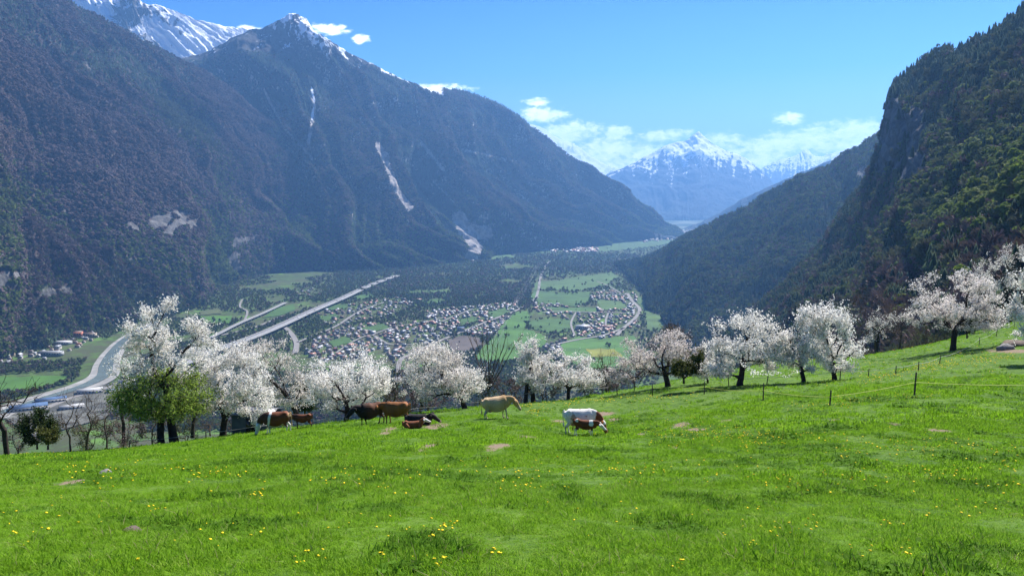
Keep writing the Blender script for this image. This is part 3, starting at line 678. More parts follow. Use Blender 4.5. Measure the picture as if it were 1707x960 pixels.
for vi, (px, spc, phrase, mx) in enumerate(vill):
    g = gpoly(px); vpolys.append(g); xs = [p[0] for p in g]; ysl = [p[1] for p in g]; placed = []
    base_a = r_.uniform(0, math.pi)
    for tr in range(3500):
        if len(placed) >= mx*1.35: break
        x, y = r_.uniform(min(xs), max(xs)), r_.uniform(min(ysl), max(ysl))
        if not inpoly(np.array([x]), np.array([y]), g)[0]: continue
        if near_road(x, y): continue
        if any(inpoly(np.array([x]), np.array([y]), fp)[0] for fp in fpolys): continue
        if placed and min((a-x)**2+(b-y)**2 for a, b in placed) < (spc*.86)**2: continue
        placed.append((x, y)); wc = r_.choice(list(walls), p=[.55, .22, .13, .1]); rc = r_.choice(list(roofs), p=[.36, .22, .16, .16, .1])
        allh.append((x, y, base_a+r_.choice([0, math.pi/2])+r_.normal(0, .12), int(r_.choice(4, p=[.38, .24, .26, .12])), wc, rc, vi, r_.uniform(.72, 1.0)))
allh.sort(key=lambda h: h[1])
size_w = ['', 'long ', 'small ', 'large ']
HOUSE_XY = np.array([(h[0], h[1]) for h in allh])
SV, SF, k0 = [], [], 0
stuff_w = {c: [] for c in walls}; stuff_r = {c: [] for c in roofs}
for i, (x, y, a, t, wc, rc, vi, s) in enumerate(allh):
    if i < 300:
        r = empty('house', (x, y, VZ+1), a, label='%s%s house, %s roof, %s' % (size_w[t], {'wood': 'brown wooden'}.get(wc, wc), {'dark': 'near-black', 'pale': 'pale grey', 'red': 'red tiled'}.get(rc, rc), vill[vi][2]), cat='house', group='village houses '+vill[vi][2])
        r.scale = (s, s, s)
        obj('wall', WM[t, wc], None, r); rf = obj('roof', RM[t, rc], None, r)
        if i < 160:
            L, Wd, H, rise = HT[t]; obj('chimney', chim, M['wall_grey'], rf, loc=(0, 0, H+rise*.5))
    else:
        stuff_w[wc].append((x, y, a, t, s)); stuff_r[rc].append((x, y, a, t, s))
def farhouses(name, items, roofs_, parts, material):
    V, Fq = [], []; k = 0
    for x, y, a, t, s in items:
        L, Wd, H, rise = HT[t]; v, f = roof_mesh(L, Wd, H, rise) if roofs_ else box(-L/2, L/2, -Wd/2, Wd/2, 0, H)
        v = np.array(v)*s; ca, sa = math.cos(a), math.sin(a)
        V.append(np.c_[v[:, 0]*ca-v[:, 1]*sa+x, v[:, 0]*sa+v[:, 1]*ca+y, v[:, 2]+VZ+1]); Fq.append(np.array(f)+k); k += len(v)
    if V: obj(name, mesh(name, np.concatenate(V), [np.concatenate(Fq)]), material, kind='stuff', label='farther village houses too small to pick apart', cat='houses')
# far towns on the plain
for px, n in (([(880, 412), (930, 406), (990, 414), (985, 421), (930, 422), (885, 418)], 150), ([(1040, 402), (1100, 394), (1130, 392), (1136, 400), (1080, 405)], 90), ([(960, 416), (995, 412), (1000, 421), (965, 424)], 50), ([(1120, 388), (1180, 376), (1190, 384), (1140, 396)], 160), ([(740, 436), (790, 431), (800, 436), (750, 440)], 14)):
    g = gpoly(px); xs = [p[0] for p in g]; ysl = [p[1] for p in g]; cn = 0
    while cn < n:
        x, y = r_.uniform(min(xs), max(xs)), r_.uniform(min(ysl), max(ysl))
        if inpoly(np.array([x]), np.array([y]), g)[0]:
            wc = r_.choice(['white', 'cream']); rc = r_.choice(['brown', 'red', 'grey', 'pale']); it = (x, y, r_.uniform(0, 3), 1, r_.uniform(.9, 1.8)); stuff_w[wc].append(it); stuff_r[rc].append(it); cn += 1
for c_, it in stuff_w.items(): farhouses('distant_house_walls', it, False, None, M['wall_'+c_])
for c_, it in stuff_r.items(): farhouses('distant_house_roofs', it, True, None, M['roof_'+c_])
# larger buildings
M['blue_roof'] = simple('blue_roof', (.07, .12, .22), var=.1, scale=.3); M['tower_red'] = simple('salmon_wall', (.5, .2, .13), var=.08, scale=.3); M['shedwhite'] = simple('white_sheet', (.4, .4, .4), var=.05, scale=.2)
def hall(u, v, L, Wd, H, ang, wallm, roofm, label, nm='industrial_hall', cat='hall'):
    x, y = G(u, v); r = empty(nm, (x, y, VZ+1), ang, label=label, cat=cat)
    obj('wall', boxes('hall_wall', [(-L/2, L/2, -Wd/2, Wd/2, 0, H)]), wallm, r); rf = obj('roof', boxes('hall_roof', [(-L/2-.6, L/2+.6, -Wd/2-.6, Wd/2+.6, H+.02, H+.7)]), roofm, r)
    ws = []
    for k in range(int(L//7)): ws.append((-L/2+3+k*7, -L/2+6.5+k*7, -Wd/2-.12, -Wd/2+.1, H*.45, H*.75))
    me = None
    for k, w_ in enumerate(ws):
        obj('window', boxes('window', [w_]), M['dark'], r)
    return r
hall(48, 683, 70, 34, 8, .55, M['shedwhite'], M['blue_roof'], 'long low hall with a blue roof nearest the left edge')
hall(85, 671, 60, 26, 8, .55, M['shedwhite'], M['blue_roof'], 'shorter blue-roofed hall behind the long blue one')
hall(150, 656, 52, 26, 9, .5, M['shedwhite'], M['shedwhite'], 'white flat-roofed hall in the middle of the gravel yard')
hall(215, 640, 44, 24, 9, .5, M['shedwhite'], M['roof_pale'], 'pale flat-roofed hall at the far end of the gravel yard')
hall(190, 655, 30, 16, 7, .5, M['wall_grey'], M['blue_roof'], 'small grey hall with a blue roof in the gravel yard')
hall(120, 682, 46, 20, 7, .6, M['wall_grey'], M['shedwhite'], 'grey hall with a white roof close to the yard road')
hall(125, 562, 44, 18, 17, .15, M['tower_red'], M['roof_brown'], 'big salmon-coloured building in the hamlet left of the river', 'large_building', 'building')
hall(150, 562, 36, 20, 12, .1, M['wall_cream'], M['roof_brown'], 'cream building with a brown roof joined to the salmon one', 'large_building', 'building')
hall(85, 593, 62, 22, 11, .1, M['wall_grey'], M['roof_grey'], 'long grey flat building at the edge of the hamlet by the river', 'large_building', 'building')
hall(105, 574, 44, 26, 8, .1, M['shedwhite'], M['roof_pale'], 'low white building in front of the salmon-coloured one', 'large_building', 'building')
hall(62, 577, 30, 18, 14, .1, M['wall_white'], M['roof_brown'], 'white three-storey house block at the left of the hamlet', 'large_building', 'building')
hall(972, 549, 46, 26, 12, .3, M['wall_white'], M['roof_pale'], 'largest white flat-roofed block in the right-hand village', 'large_building', 'building')
hall(1012, 548, 44, 18, 9, .2, M['wall_cream'], M['roof_red'], 'long cream building with a red roof in the right-hand village', 'large_building', 'building')
hall(768, 553, 24, 16, 14, .2, M['wall_grey'], M['blue_roof'], 'blue-grey tall building beside the ploughed field', 'large_building', 'building')
hall(695, 502, 42, 26, 9, .2, M['wall_cream'], M['roof_red'], 'lone cream hall at the edge of the pine wood', 'large_building', 'building')

# power line
M['steel'] = simple('galvanised_steel', (.5, .5, .5), rough=.5, var=.05)
def tube_mesh(name, pts, r, sides=5):
    pts = np.array(pts, float); r = np.broadcast_to(np.asarray(r, float), (len(pts),)); d = np.gradient(pts, axis=0); d /= np.linalg.norm(d, axis=1, keepdims=True)+1e-9
    up = np.tile([[0, 0, 1.]], (len(pts), 1)); up[np.abs(d[:, 2]) > .9] = (1, 0, 0)
    a = np.cross(d, up); a /= np.linalg.norm(a, axis=1, keepdims=True); b = np.cross(a, d)
    th = np.arange(sides)*2*math.pi/sides
    V = pts[:, None]+(a[:, None]*np.cos(th)[None, :, None]+b[:, None]*np.sin(th)[None, :, None])*r[:, None, None]
    i = np.arange(len(pts)-1)[:, None]*sides; j = np.arange(sides)[None, :]; jn = (j+1) % sides
    Fq = np.stack([i+j, i+jn, i+jn+sides, i+j+sides], -1).reshape(-1, 4)
    return V.reshape(-1, 3), Fq
def join(parts):
    V, Fs, k = [], [], 0
    for v, f in parts: V.append(v); Fs.append(np.asarray(f)+k); k += len(v)
    return np.concatenate(V), np.concatenate(Fs)
pyl_xy = [G(918, 426), G(893, 455), G(876, 487), G(862, 512), G(842, 548), G(800, 640)]
leg_parts = []
for sx, sy in ((-1, -1), (1, -1), (1, 1), (-1, 1)): leg_parts.append(tube_mesh('l', [(sx*4, sy*4, 0), (sx*1.2, sy*1.2, 24), (sx*.5, sy*.5, 42)], .28, 4))
for z in (6, 14, 22, 30):
    w0 = 4-2.8*z/24 if z < 24 else 1.0
    leg_parts += [tube_mesh('b', [(-w0, -w0, z), (w0, w0, z+5)], .15, 3), tube_mesh('b', [(w0, -w0, z), (-w0, w0, z+5)], .15, 3)]
arm_parts = [tube_mesh('a', [(-9, 0, z), (9, 0, z)], .3, 4) for z in (30, 37)]
LV, LF = join(leg_parts); AV, AF = join(arm_parts); lm_, am_ = mesh('lattice', LV, [LF]), mesh('cross_arm', AV, [AF])
for k in range(len(pyl_xy)-1):
    x, y = pyl_xy[k]; d = np.array(pyl_xy[k+1])-np.array(pyl_xy[k]); a = math.atan2(d[1], d[0])-math.pi/2
    r = empty('pylon', (x, y, VZ), a, label=['farthest pylon where the line leaves the pine wood', 'second farthest steel pylon, standing in the pine wood', 'third pylon, in the wood above the village', 'pylon at the edge of the big village', 'nearest pylon, on the bright green field'][k], cat='pylon', group='pylons of the power line')
    obj('lattice', lm_, M['steel'], r); obj('cross_arm', am_, M['steel'], r)
cab = []
for k in range(len(pyl_xy)-1):
    A3, B3 = np.array(pyl_xy[k]), np.array(pyl_xy[k+1]); d = B3-A3; n = np.array([d[1], -d[0]])/np.linalg.norm(d)
    for off, z in ((-8.5, 29), (8.5, 29), (-8.5, 36), (8.5, 36)):
        t = np.linspace(0, 1, 12); pp = A3[None]+d[None]*t[:, None]+n[None]*off; zz = VZ+z-14*4*t*(1-t)*.6
        cab.append(tube_mesh('c', np.c_[pp, zz], .16, 3))
CV, CF = join(cab); o = obj('power_cables', mesh('power_cables', CV, [CF]), M['steel']); tag(o, 'power cables strung over the pine wood and the bright green field', 'cables')
print('valley', time.time()-T0, 'houses', len(allh))

# ------------------------------------------------------------------ forests
def proto_obj(name, me): return bpy.data.objects.new(name, me)
def conifer_mesh(seed, levels=5, sides=7, h=1.0, w=.2):
    r = random.Random(seed); V, Ft = [], []
    for l in range(levels):
        z0 = .08+.84*l/levels; z1 = min(1.0, z0+.36); rr = w*(1-l/levels)**.85+.02; k = len(V)
        V.append((0, 0, z1*h))
        for s in range(sides*2):
            a = s*math.pi/sides+l*.4; q = rr*(1.0 if s % 2 == 0 else .55)*r.uniform(.75, 1.2)
            V.append((q*math.cos(a), q*math.sin(a), (z0+(0 if s % 2 == 0 else .05)+r.uniform(-.02, .02))*h))
        for s in range(sides*2): Ft.append([k, k+1+s, k+1+(s+1) % (sides*2)])
    return mesh('conifer_crown', V, [Ft])
def broad_mesh(seed, n=70, w=.36, h=1.0, base=.15, size=.14, up=.0):
    """crown made of loose leaf clumps (small bent faces) spread over lobes"""
    r = np.random.default_rng(seed); lob = []
    for k in range(6):
        a = r.uniform(0, 6.28); d = r.uniform(0, w*.55); z = r.uniform(.35, .82); lob.append((d*math.cos(a), d*math.sin(a), z, r.uniform(.6, 1)*w*.62))
    V, Ft = [], []
    for i in range(n):
        cx, cy, cz, cr = lob[i % 6]; dr = r.normal(0, 1, 3); dr /= np.linalg.norm(dr); dr[2] = abs(dr[2])*.9 if r.random() < .72 else dr[2]
        p = np.array([cx, cy, cz])+dr*cr*r.uniform(.75, 1.08)*np.array([1, 1, .85]); nrm = dr+r.normal(0, .35, 3); nrm /= np.linalg.norm(nrm)
        a = np.cross(nrm, r.normal(0, 1, 3)); a /= np.linalg.norm(a); b = np.cross(nrm, a); s = size*r.uniform(.6, 1.25); k = len(V)
        V += [tuple((p+a*s)*[1, 1, h]), tuple((p+b*s*.8-nrm*s*.2)*[1, 1, h]), tuple((p-a*s*.9-nrm*s*.1)*[1, 1, h]), tuple((p-b*s+nrm*s*.1)*[1, 1, h])]; Ft += [[k, k+1, k+2], [k, k+2, k+3]]
    return mesh('crown', V, [Ft])
def bare_mesh(seed, n=60):
    """leafless crown: fan of thin branches"""
    r = np.random.default_rng(seed); V, Ft = [], []
    for i in range(n):
        z0 = r.uniform(.15, .6); a = r.uniform(0, 6.28); sp = r.uniform(.08, .34); p0 = np.array([0, 0, z0]); p1 = np.array([sp*math.cos(a), sp*math.sin(a), z0+r.uniform(.18, .42)])
        w_ = r.normal(0, 1, 3); w_ = w_/np.linalg.norm(w_)*.028; k = len(V)
        V += [tuple(p0), tuple(p1+w_), tuple(p1-w_+r.normal(0, .02, 3))]; Ft.append([k, k+1, k+2])
        q = p0*.4+p1*.6; w2 = r.normal(0, 1, 3)*.08; k = len(V); V += [tuple(q), tuple(p1+w2), tuple(p1+w2*.5+r.normal(0, .04, 3))]; Ft.append([k, k+1, k+2])
    return mesh('bare_crown', V, [Ft])
M['conifer'] = foliage('conifer_needles', [(.028, .052, .032), (.04, .07, .034), (.03, .058, .036), (.05, .078, .034)], .15, .85, .02)
M['spring'] = foliage('fresh_leaves', [(.085, .125, .025), (.12, .17, .035), (.07, .10, .028), (.15, .19, .04)], .4, .8, .02)
M['spring_near'] = foliage('bright_fresh_leaves', [(.10, .15, .025), (.15, .21, .03), (.08, .12, .03), (.19, .22, .04)], .45, .8, .02)
M['bare'] = foliage('bare_twigs', [(.135, .096, .096), (.165, .12, .114), (.115, .088, .088), (.15, .118, .09)], .1, .95, .02)
M['bare_cool'] = foliage('budding_twigs', [(.10, .105, .06), (.12, .13, .06), (.095, .10, .065), (.12, .145, .055)], .15, .95, .02)
M['bark'] = simple('bark', (.045, .036, .03), var=.4, scale=6)
def gn_scatter(name, pts, scl, rot, proto, material=None, **kw):
    """one object whose points carry copies of a small mesh: vegetation nobody could count"""
    n = len(pts)
    if n == 0: return
    me = bpy.data.meshes.new(name); me.vertices.add(n); me.vertices.foreach_set('co', np.asarray(pts, np.float32).ravel())
    a = me.attributes.new('scl', 'FLOAT_VECTOR', 'POINT'); a.data.foreach_set('vector', np.asarray(scl, np.float32).ravel())
    a = me.attributes.new('rot', 'FLOAT_VECTOR', 'POINT'); a.data.foreach_set('vector', np.asarray(rot, np.float32).ravel())
    me.update(); o = obj(name, me, kind='stuff', **kw)
    ng = bpy.data.node_groups.new('scatter_'+name, 'GeometryNodeTree')
    ng.interface.new_socket('Geometry', in_out='INPUT', socket_type='NodeSocketGeometry'); ng.interface.new_socket('Geometry', in_out='OUTPUT', socket_type='NodeSocketGeometry')
    g = NT(ng); gi = g.n.new('NodeGroupInput'); go = g.n.new('NodeGroupOutput')
    oi = g.node('GeometryNodeObjectInfo'); oi.inputs['Object'].default_value = proto
    s_ = g.node('GeometryNodeInputNamedAttribute', {'Name': 'scl'}, data_type='FLOAT_VECTOR'); r__ = g.node('GeometryNodeInputNamedAttribute', {'Name': 'rot'}, data_type='FLOAT_VECTOR')
    iop = g.n.new('GeometryNodeInstanceOnPoints'); g.l.new(gi.outputs[0], iop.inputs['Points']); g.l.new(oi.outputs['Geometry'], iop.inputs['Instance'])
    g.l.new(r__.outputs[0], iop.inputs['Rotation']); g.l.new(s_.outputs[0], iop.inputs['Scale']); g.l.new(iop.outputs[0], go.inputs[0])
    md_ = o.modifiers.new('scatter', 'NODES'); md_.node_group = ng
    return o
def P_(me, m_): me.materials.append(m_); return proto_obj(me.name, me)
PR = {'con': [P_(conifer_mesh(1), M['conifer']), P_(conifer_mesh(2, 4, 6, 1, .25), M['conifer'])],
      'spr': [P_(broad_mesh(1), M['spring']), P_(broad_mesh(2), M['spring'])],
      'bar': [P_(broad_mesh(3, 60, size=.12), M['bare']), P_(bare_mesh(4), M['bare'])],
      'cool': [P_(broad_mesh(5, 60, size=.12), M['bare_cool']), P_(bare_mesh(6), M['bare_cool'])]}
FINE = {'con': [P_(conifer_mesh(21, 8, 9, 1, .19), M['conifer']), P_(conifer_mesh(22, 7, 8, 1, .23), M['conifer'])], 'spr': [P_(broad_mesh(23, 260, size=.075), M['spring']), P_(broad_mesh(24, 260, size=.075, w=.3), M['spring'])], 'bar': [P_(bare_mesh(25, 170), M['bare']), P_(broad_mesh(26, 200, size=.06), M['bare'])], 'cool': [P_(broad_mesh(27, 220, size=.065), M['bare_cool']), P_(bare_mesh(28, 170), M['bare_cool'])]}
LOW = {'con': [P_(conifer_mesh(1, 3, 4), M['conifer'])], 'spr': [P_(broad_mesh(1, 26, size=.22), M['spring'])], 'bar': [P_(broad_mesh(3, 26, size=.2), M['bare'])], 'cool': [P_(broad_mesh(5, 26, size=.2), M['bare_cool'])]}
nice = {'con': 'conifer_wood', 'spr': 'spring_green_wood', 'bar': 'leafless_wood', 'cool': 'budding_wood'}
def forest(p, kinds, hts, where, protos=PR, seed=0, wid=1.0):
    r = np.random.default_rng(seed)
    for k in set(kinds):
        sel = np.where(kinds == k)[0]; ps = protos[k]
        for j, pr in enumerate(ps):
            q = sel[j::len(ps)]; n = len(q); h = hts[q]; wv = h*r.uniform(.8, 1.25, n)*wid*(1.0 if k == 'con' else 1.05)
            gn_scatter(nice[k], p[q]-np.array([0, 0, .3]), np.stack([wv, wv, h], -1), np.stack([r.normal(0, .05, n), r.normal(0, .05, n), r.uniform(0, 6.28, n)], -1), pr,
                       label={'con': 'dark conifers', 'spr': 'fresh green trees', 'bar': 'leafless brownish trees', 'cool': 'budding olive-brown trees'}[k]+' '+where, cat='wood')
def pick(probs, r, sharp=2.6):
    """probs dict kind->array, choose one per point"""
    ks = list(probs); A = np.stack([np.maximum(probs[k], 0)+1e-3+np.zeros(len(probs['con'])) for k in ks], -1)**sharp; A /= A.sum(1, keepdims=True); c = A.cumsum(1); u = r.random(len(A))[:, None]
    return np.array(ks)[(u > c).sum(1).clip(0, len(ks)-1)]
def view_filter(d, mu=120, mv=60):
    u, v, y = pixel_of(d['p']); k = (u > -mu) & (u < 1707+mu) & (v > -mv) & (v < 800) & (y > 10); return {a: b[k] for a, b in d.items()}
r_ = np.random.default_rng(77)
# left slope
d = view_filter(sample_surface(SL, 130000, VZ+2, 31)); p = d['p']; n = len(p)
nb_ = fbm(p[:, 0]/260, p[:, 2]/200, p[:, 1]/300, 4, 200); nc_ = fbm(p[:, 0]/500, p[:, 2]/400, p[:, 1]/500, 3, 210)
keep = (d['rock'] < .52+r_.uniform(-.1, .1, n)) & (d['snow'] < .5) ; hz = (p[:, 2]-VZ)/1500
kinds = pick({'con': .02+.8*sstep(hz, .42, .9)+nb_*1.6-d['aux']*.9, 'bar': .8-hz*.25-nc_*1.5+d['aux']*.6, 'cool': .2+nc_*1.0-hz*.2, 'spr': .04+sstep(-hz, -.5, 0)*1.1+nc_*.5*sstep(-hz, -.6, -.1)+d['green']*.6}, r_)  # conifers favour gullies; their dark tone also paints in lost relief shading
p, kinds = p[keep], kinds[keep]; forest(p, kinds, r_.uniform(11, 20, len(p)), 'on the brown mountain at left', LOW, 1, 1.25)
d = view_filter(sample_surface(SN, 22000, VZ+2, 36)); p = d['p']; n = len(p); nb_ = fbm(p[:, 0]/200, p[:, 2]/150, p[:, 1]/200, 4, 202); hz = (p[:, 2]-VZ)/600
keep = d['rock'] < .5
kinds = pick({'con': .1+nb_*.8-d['aux']*.3, 'bar': .25+hz*.9+d['aux']*.4-nb_*.4, 'cool': .35+nb_*.4, 'spr': .55-hz*.9-nb_*.4+(d['t'] < .12)*.5}, r_, 2.2)
p, kinds = p[keep], kinds[keep]; forest(p, kinds, r_.uniform(10, 18, len(p)), 'on the low spur at left', PR, 7, 1.1)
# pointed mountain
d = view_filter(sample_surface(SB, 110000, VZ+2, 32)); p = d['p']; n = len(p)
nb_ = fbm(p[:, 0]/300, p[:, 2]/260, p[:, 1]/300, 4, 220)
keep = (d['rock'] < .52+r_.uniform(-.06, .06, n)) & (d['snow'] < .42) & (p[:, 2] < 1000); hz = (p[:, 2]-VZ)/1700
kinds = pick({'con': .42+.6*sstep(hz, .25, .7)+nb_*1.3-d['aux']*.7, 'bar': .14-hz*.1-nb_*.8+d['aux']*.4, 'cool': .35-nb_*.6-hz*.2, 'spr': sstep(-hz, -.3, 0)*.6+nb_*.3}, r_)  # dark conifers in gullies, brown on ribs: stands also carry painted relief shade
p, kinds = p[keep], kinds[keep]; forest(p, kinds, r_.uniform(13, 22, len(p)), 'on the pointed mountain', LOW, 2, 1.4)
# far right wooded ridge
d = view_filter(sample_surface(SR2, 52000, VZ+2, 33)); p = d['p']; n = len(p)
nb_ = fbm(p[:, 0]/120, p[:, 2]/120, p[:, 1]/150, 4, 230)
keep = (d['rock'] < .5)
kinds = pick({'con': .55+nb_*1.6, 'bar': .1-nb_*.4, 'cool': .28-nb_*.5, 'spr': .42-nb_*.9}, r_, 1.7)
p, kinds = p[keep], kinds[keep]; forest(p, kinds, r_.uniform(13, 23, len(p)), 'on the wooded ridge right of the villages', FINE, 3, 1.0)
# near right slope; the 300 biggest become trees of their own
d = view_filter(sample_surface(SR1, 30000, VZ+2, 34), 250, 250); p = d['p']; n = len(p)
nb_ = fbm(p[:, 0]/60, p[:, 2]/60, p[:, 1]/80, 4, 240); uu, vv, yy = pixel_of(p)
keep = (d['rock'] < .5+r_.uniform(-.08, .2, n)) & (yy > 190)
lightz = np.exp(-(((uu-1630)/110)**2+((vv-330-(uu-1630)*-.35)/75)**2))
kinds = pick({'con': .75+nb_*1.2+(d['t'] < .12)*1.5, 'bar': .08+.16*sstep(vv, 200, 330)-nb_*.4+sstep(vv, 430, 520)*.3*(uu > 1420), 'cool': .3-nb_*.5, 'spr': .2-nb_*.6+lightz*1.7}, r_, 1.8)
p, kinds, uu, vv, yy = p[keep], kinds[keep], uu[keep], vv[keep], yy[keep]; hts = r_.uniform(11, 20, len(p))
vis = (uu > 1150) & (uu < 1710) & (vv > 60) & (vv < 560); size = np.where(vis, hts/yy, 0); order = np.argsort(-size)
big = np.zeros(len(p), bool); taken = []
for i in order:
    if len(taken) >= 290 or size[i] == 0: break
    q = p[i]
    if taken and min((q[0]-p[j][0])**2+(q[1]-p[j][1])**2 for j in taken[-400:]) < 16: continue
    taken.append(i); big[i] = True
forest(p[~big], kinds[~big], hts[~big], 'on the steep mountainside at right', FINE, 4)
near_protos = {'con': [(conifer_mesh(11, 8, 9, 1, .2), M['conifer'], 'spruce_tree'), (conifer_mesh(12, 7, 8, 1, .24), M['conifer'], 'spruce_tree')],
               'spr': [(broad_mesh(13, 420, size=.06, w=.34), M['spring_near'], 'broadleaf_tree'), (broad_mesh(14, 420, size=.06, w=.3), M['spring_near'], 'broadleaf_tree')],
               'bar': [(bare_mesh(15, 260), M['bare'], 'leafless_tree'), (bare_mesh(16, 260), M['bare'], 'leafless_tree')],
               'cool': [(broad_mesh(17, 300, size=.055), M['bare_cool'], 'budding_tree'), (bare_mesh(18, 240), M['bare_cool'], 'budding_tree')]}
TV, TF = tube_mesh('t', [(0, 0, -.05), (0, 0, .3), (.01, 0, .8)], [.022, .015, .004], 5); trunk_unit = mesh('trunk', TV, [TF])
bandw = ['behind the meadow edge', 'low on the steep slope', 'halfway up the slope', 'high on the slope at right']
for i in taken:
    me_, mt_, nm = near_protos[kinds[i]][i % 2]; h = hts[i]
    desc = {'con': 'dark spruce', 'spr': 'fresh green tree', 'bar': 'leafless brown tree', 'cool': 'budding olive tree'}[kinds[i]]
    hcol = 'left of the cliff foot' if uu[i] < 1450 else 'below the cliff' if uu[i] < 1560 else 'near the right edge' if uu[i] > 1640 else 'right of the cliff'
    hcol = ['beside the valley view', 'left of the cliff foot', 'under the cliff', 'right under the cliff', 'above the umbrella cherry', 'near the right edge'][int(np.clip((uu[i]-1200)/85, 0, 5))]; desc = ('tall ' if hts[i] > 17.5 else 'small ' if hts[i] < 13.5 else '')+desc
    band = bandw[0] if vv[i] > 480 else bandw[1] if vv[i] > 400 else bandw[2] if vv[i] > 280 else bandw[3]
    r = empty(nm, tuple(p[i]-np.array([0, 0, .4])), random.Random(int(i)).uniform(0, 6), label='%s %s, %s' % (desc, band, hcol), cat='tree', group='trees on the steep slope at right')
    r.scale = (h, h, h); obj('trunk', trunk_unit, M['bark'], r); obj('crown', me_, mt_, r)
# valley woods
n = 165000; yv = np.exp(r_.uniform(math.log(1500), math.log(9000), n)); xv = r_.uniform(-.72, .3, n)*yv
nb_ = fbm(xv/300, yv/300, None, 4, 260); p = np.stack([xv, yv, np.full(n, VZ)], -1); uu, vv, yy = pixel_of(p)
ok = np.ones(n, bool)
for fp in fpolys: ok &= ~(inpoly(xv, yv, fp) & ((r_.random(n) > .10) | (fbm(xv/70, yv/70, None, 2, 270) < .05)))
inv = np.zeros(n, bool)
for vp in vpolys: inv |= inpoly(xv, yv, vp)
for rp_, wd in road_pts:
    for q in rp_[::2]: ok &= ((xv-q[0])**2+(yv-q[1])**2) > (wd*.55+7)**2
for q in catmull(np.array(riv), 80): ok &= ((xv-q[0])**2+(yv-q[1])**2) > 58**2
for q in catmull(np.array(riv2), 40): ok &= ((xv-q[0])**2+(yv-q[1])**2) > 32**2
ok &= ~inpoly(xv, yv, yard)
h_near = np.zeros(n, bool)
iv = np.where(inv & ok)[0]
for c0 in range(0, len(iv), 4000):
    ii = iv[c0:c0+4000]; dd = ((xv[ii][:, None]-HOUSE_XY[None, :, 0])**2+(yv[ii][:, None]-HOUSE_XY[None, :, 1])**2).min(1); h_near[ii] = dd < 90
ok &= ~h_near
ok &= ~(inv & (r_.random(n) < .5))
meadowy = (uu > 885) & (uu < 1120) & (vv > 455); ok &= ~(meadowy & (r_.random(n) < .6)) 
pz_ = (uu > 560) & (uu < 1060) & (vv > 424) & (vv < 512); ok &= pz_ | (r_.random(n) < .66); ok &= ~((vv < 424) & (r_.random(n) < .5)); ok &= (nb_ > np.where(pine if False else (uu < 640), -.2, -.38))
pine = ((uu > 640) & (uu < 1060) & (vv > 424) & (vv < 512) & (vv < 512-(uu > 905)*50) ) | ((uu > 560) & (uu <= 640) & (vv < 490))
kinds = pick({'con': np.where(pine, 1.2, .16)+nb_*.5, 'bar': np.where(pine, .35, .32)-nb_*.4, 'cool': np.where(pine, .5, .6), 'spr': np.where(pine, .3, .6)+nb_*.4}, r_, 1.6)
hts = np.where(pine, r_.uniform(12, 19, n), r_.uniform(8, 16, n))*np.where(inv, .6, 1.0)
forest(p[ok & (yy < 3600)], kinds[ok & (yy < 3600)], hts[ok & (yy < 3600)], 'on the valley floor round the villages', PR, 5, .95)
forest(p[ok & (yy >= 3600)], kinds[ok & (yy >= 3600)], hts[ok & (yy >= 3600)], 'on the far valley floor', LOW, 6, 1.2)
print('forests', time.time()-T0)

# ------------------------------------------------------------------ meadow
def edge_y(x):
    return np.interp(x, [-200, -60, -35, -20, -5, 5, 15, 30, 42, 60, 90, 200], [75, 66, 62, 64, 70, 74, 80, 92, 98, 110, 135, 190])
MC = [(0, 960, 6.4), (0, 880, 9), (0, 820, 14.5), (0, 785, 23), (0, 765, 38), (0, 752, 60), (265, 960, 6.4), (265, 880, 9), (265, 812, 15), (265, 772, 25), (265, 752, 38), (265, 739, 53), (240, 733, 62),
      (463, 722, 47), (500, 714, 50), (500, 750, 31), (500, 790, 18.5), (500, 850, 10.4), (480, 704, 60), (577, 700, 58), (622, 708, 47), (660, 706, 47), (853, 960, 6.5), (853, 860, 10), (840, 790, 18), (835, 740, 30), (830, 699, 45), (830, 676, 58), (840, 664, 68),
      (975, 727, 40.5), (990, 690, 52), (1000, 655, 68), (1115, 642, 66), (1250, 640, 62), (1260, 668, 46), (1260, 705, 34), (1250, 760, 22), (1250, 850, 11.3), (1250, 960, 6.5), (1391, 634, 62), (1400, 610, 76), (1440, 588, 92),
      (1524, 661, 38), (1524, 700, 29), (1524, 760, 19.3), (1520, 617, 60), (1590, 584, 78), (1600, 565, 96), (1690, 547, 100), (1690, 600, 62), (1700, 660, 38), (1700, 760, 19), (1700, 850, 11), (1700, 960, 6.5),
      (2100, 960, 6.6), (2100, 700, 24), (2050, 560, 60), (1950, 500, 110), (-350, 960, 6.3), (-350, 800, 22), (-300, 775, 60), (1300, 600, 84)]
CW = np.array([P(*q) for q in MC]); CW = np.concatenate([CW, [[x, y, -1.62-.245*y+.05*x] for x in (-8, 0, 8) for y in (-5, 0, 2.5)]])
def wq(x, y): return np.stack([x/(y+10)*1.4, np.log(y+10)], -1)
def tps(r2): return .5*r2*np.log(r2+1e-12)
cq = wq(CW[:, 0], CW[:, 1]); val = CW[:, 2]/(CW[:, 1]+10); nC = len(cq)
Km = tps(((cq[:, None]-cq[None])**2).sum(-1))+np.eye(nC)*3e-4; Pm = np.c_[np.ones(nC), cq]
sol = np.linalg.solve(np.block([[Km, Pm], [Pm.T, np.zeros((3, 3))]]), np.r_[val, 0, 0, 0])
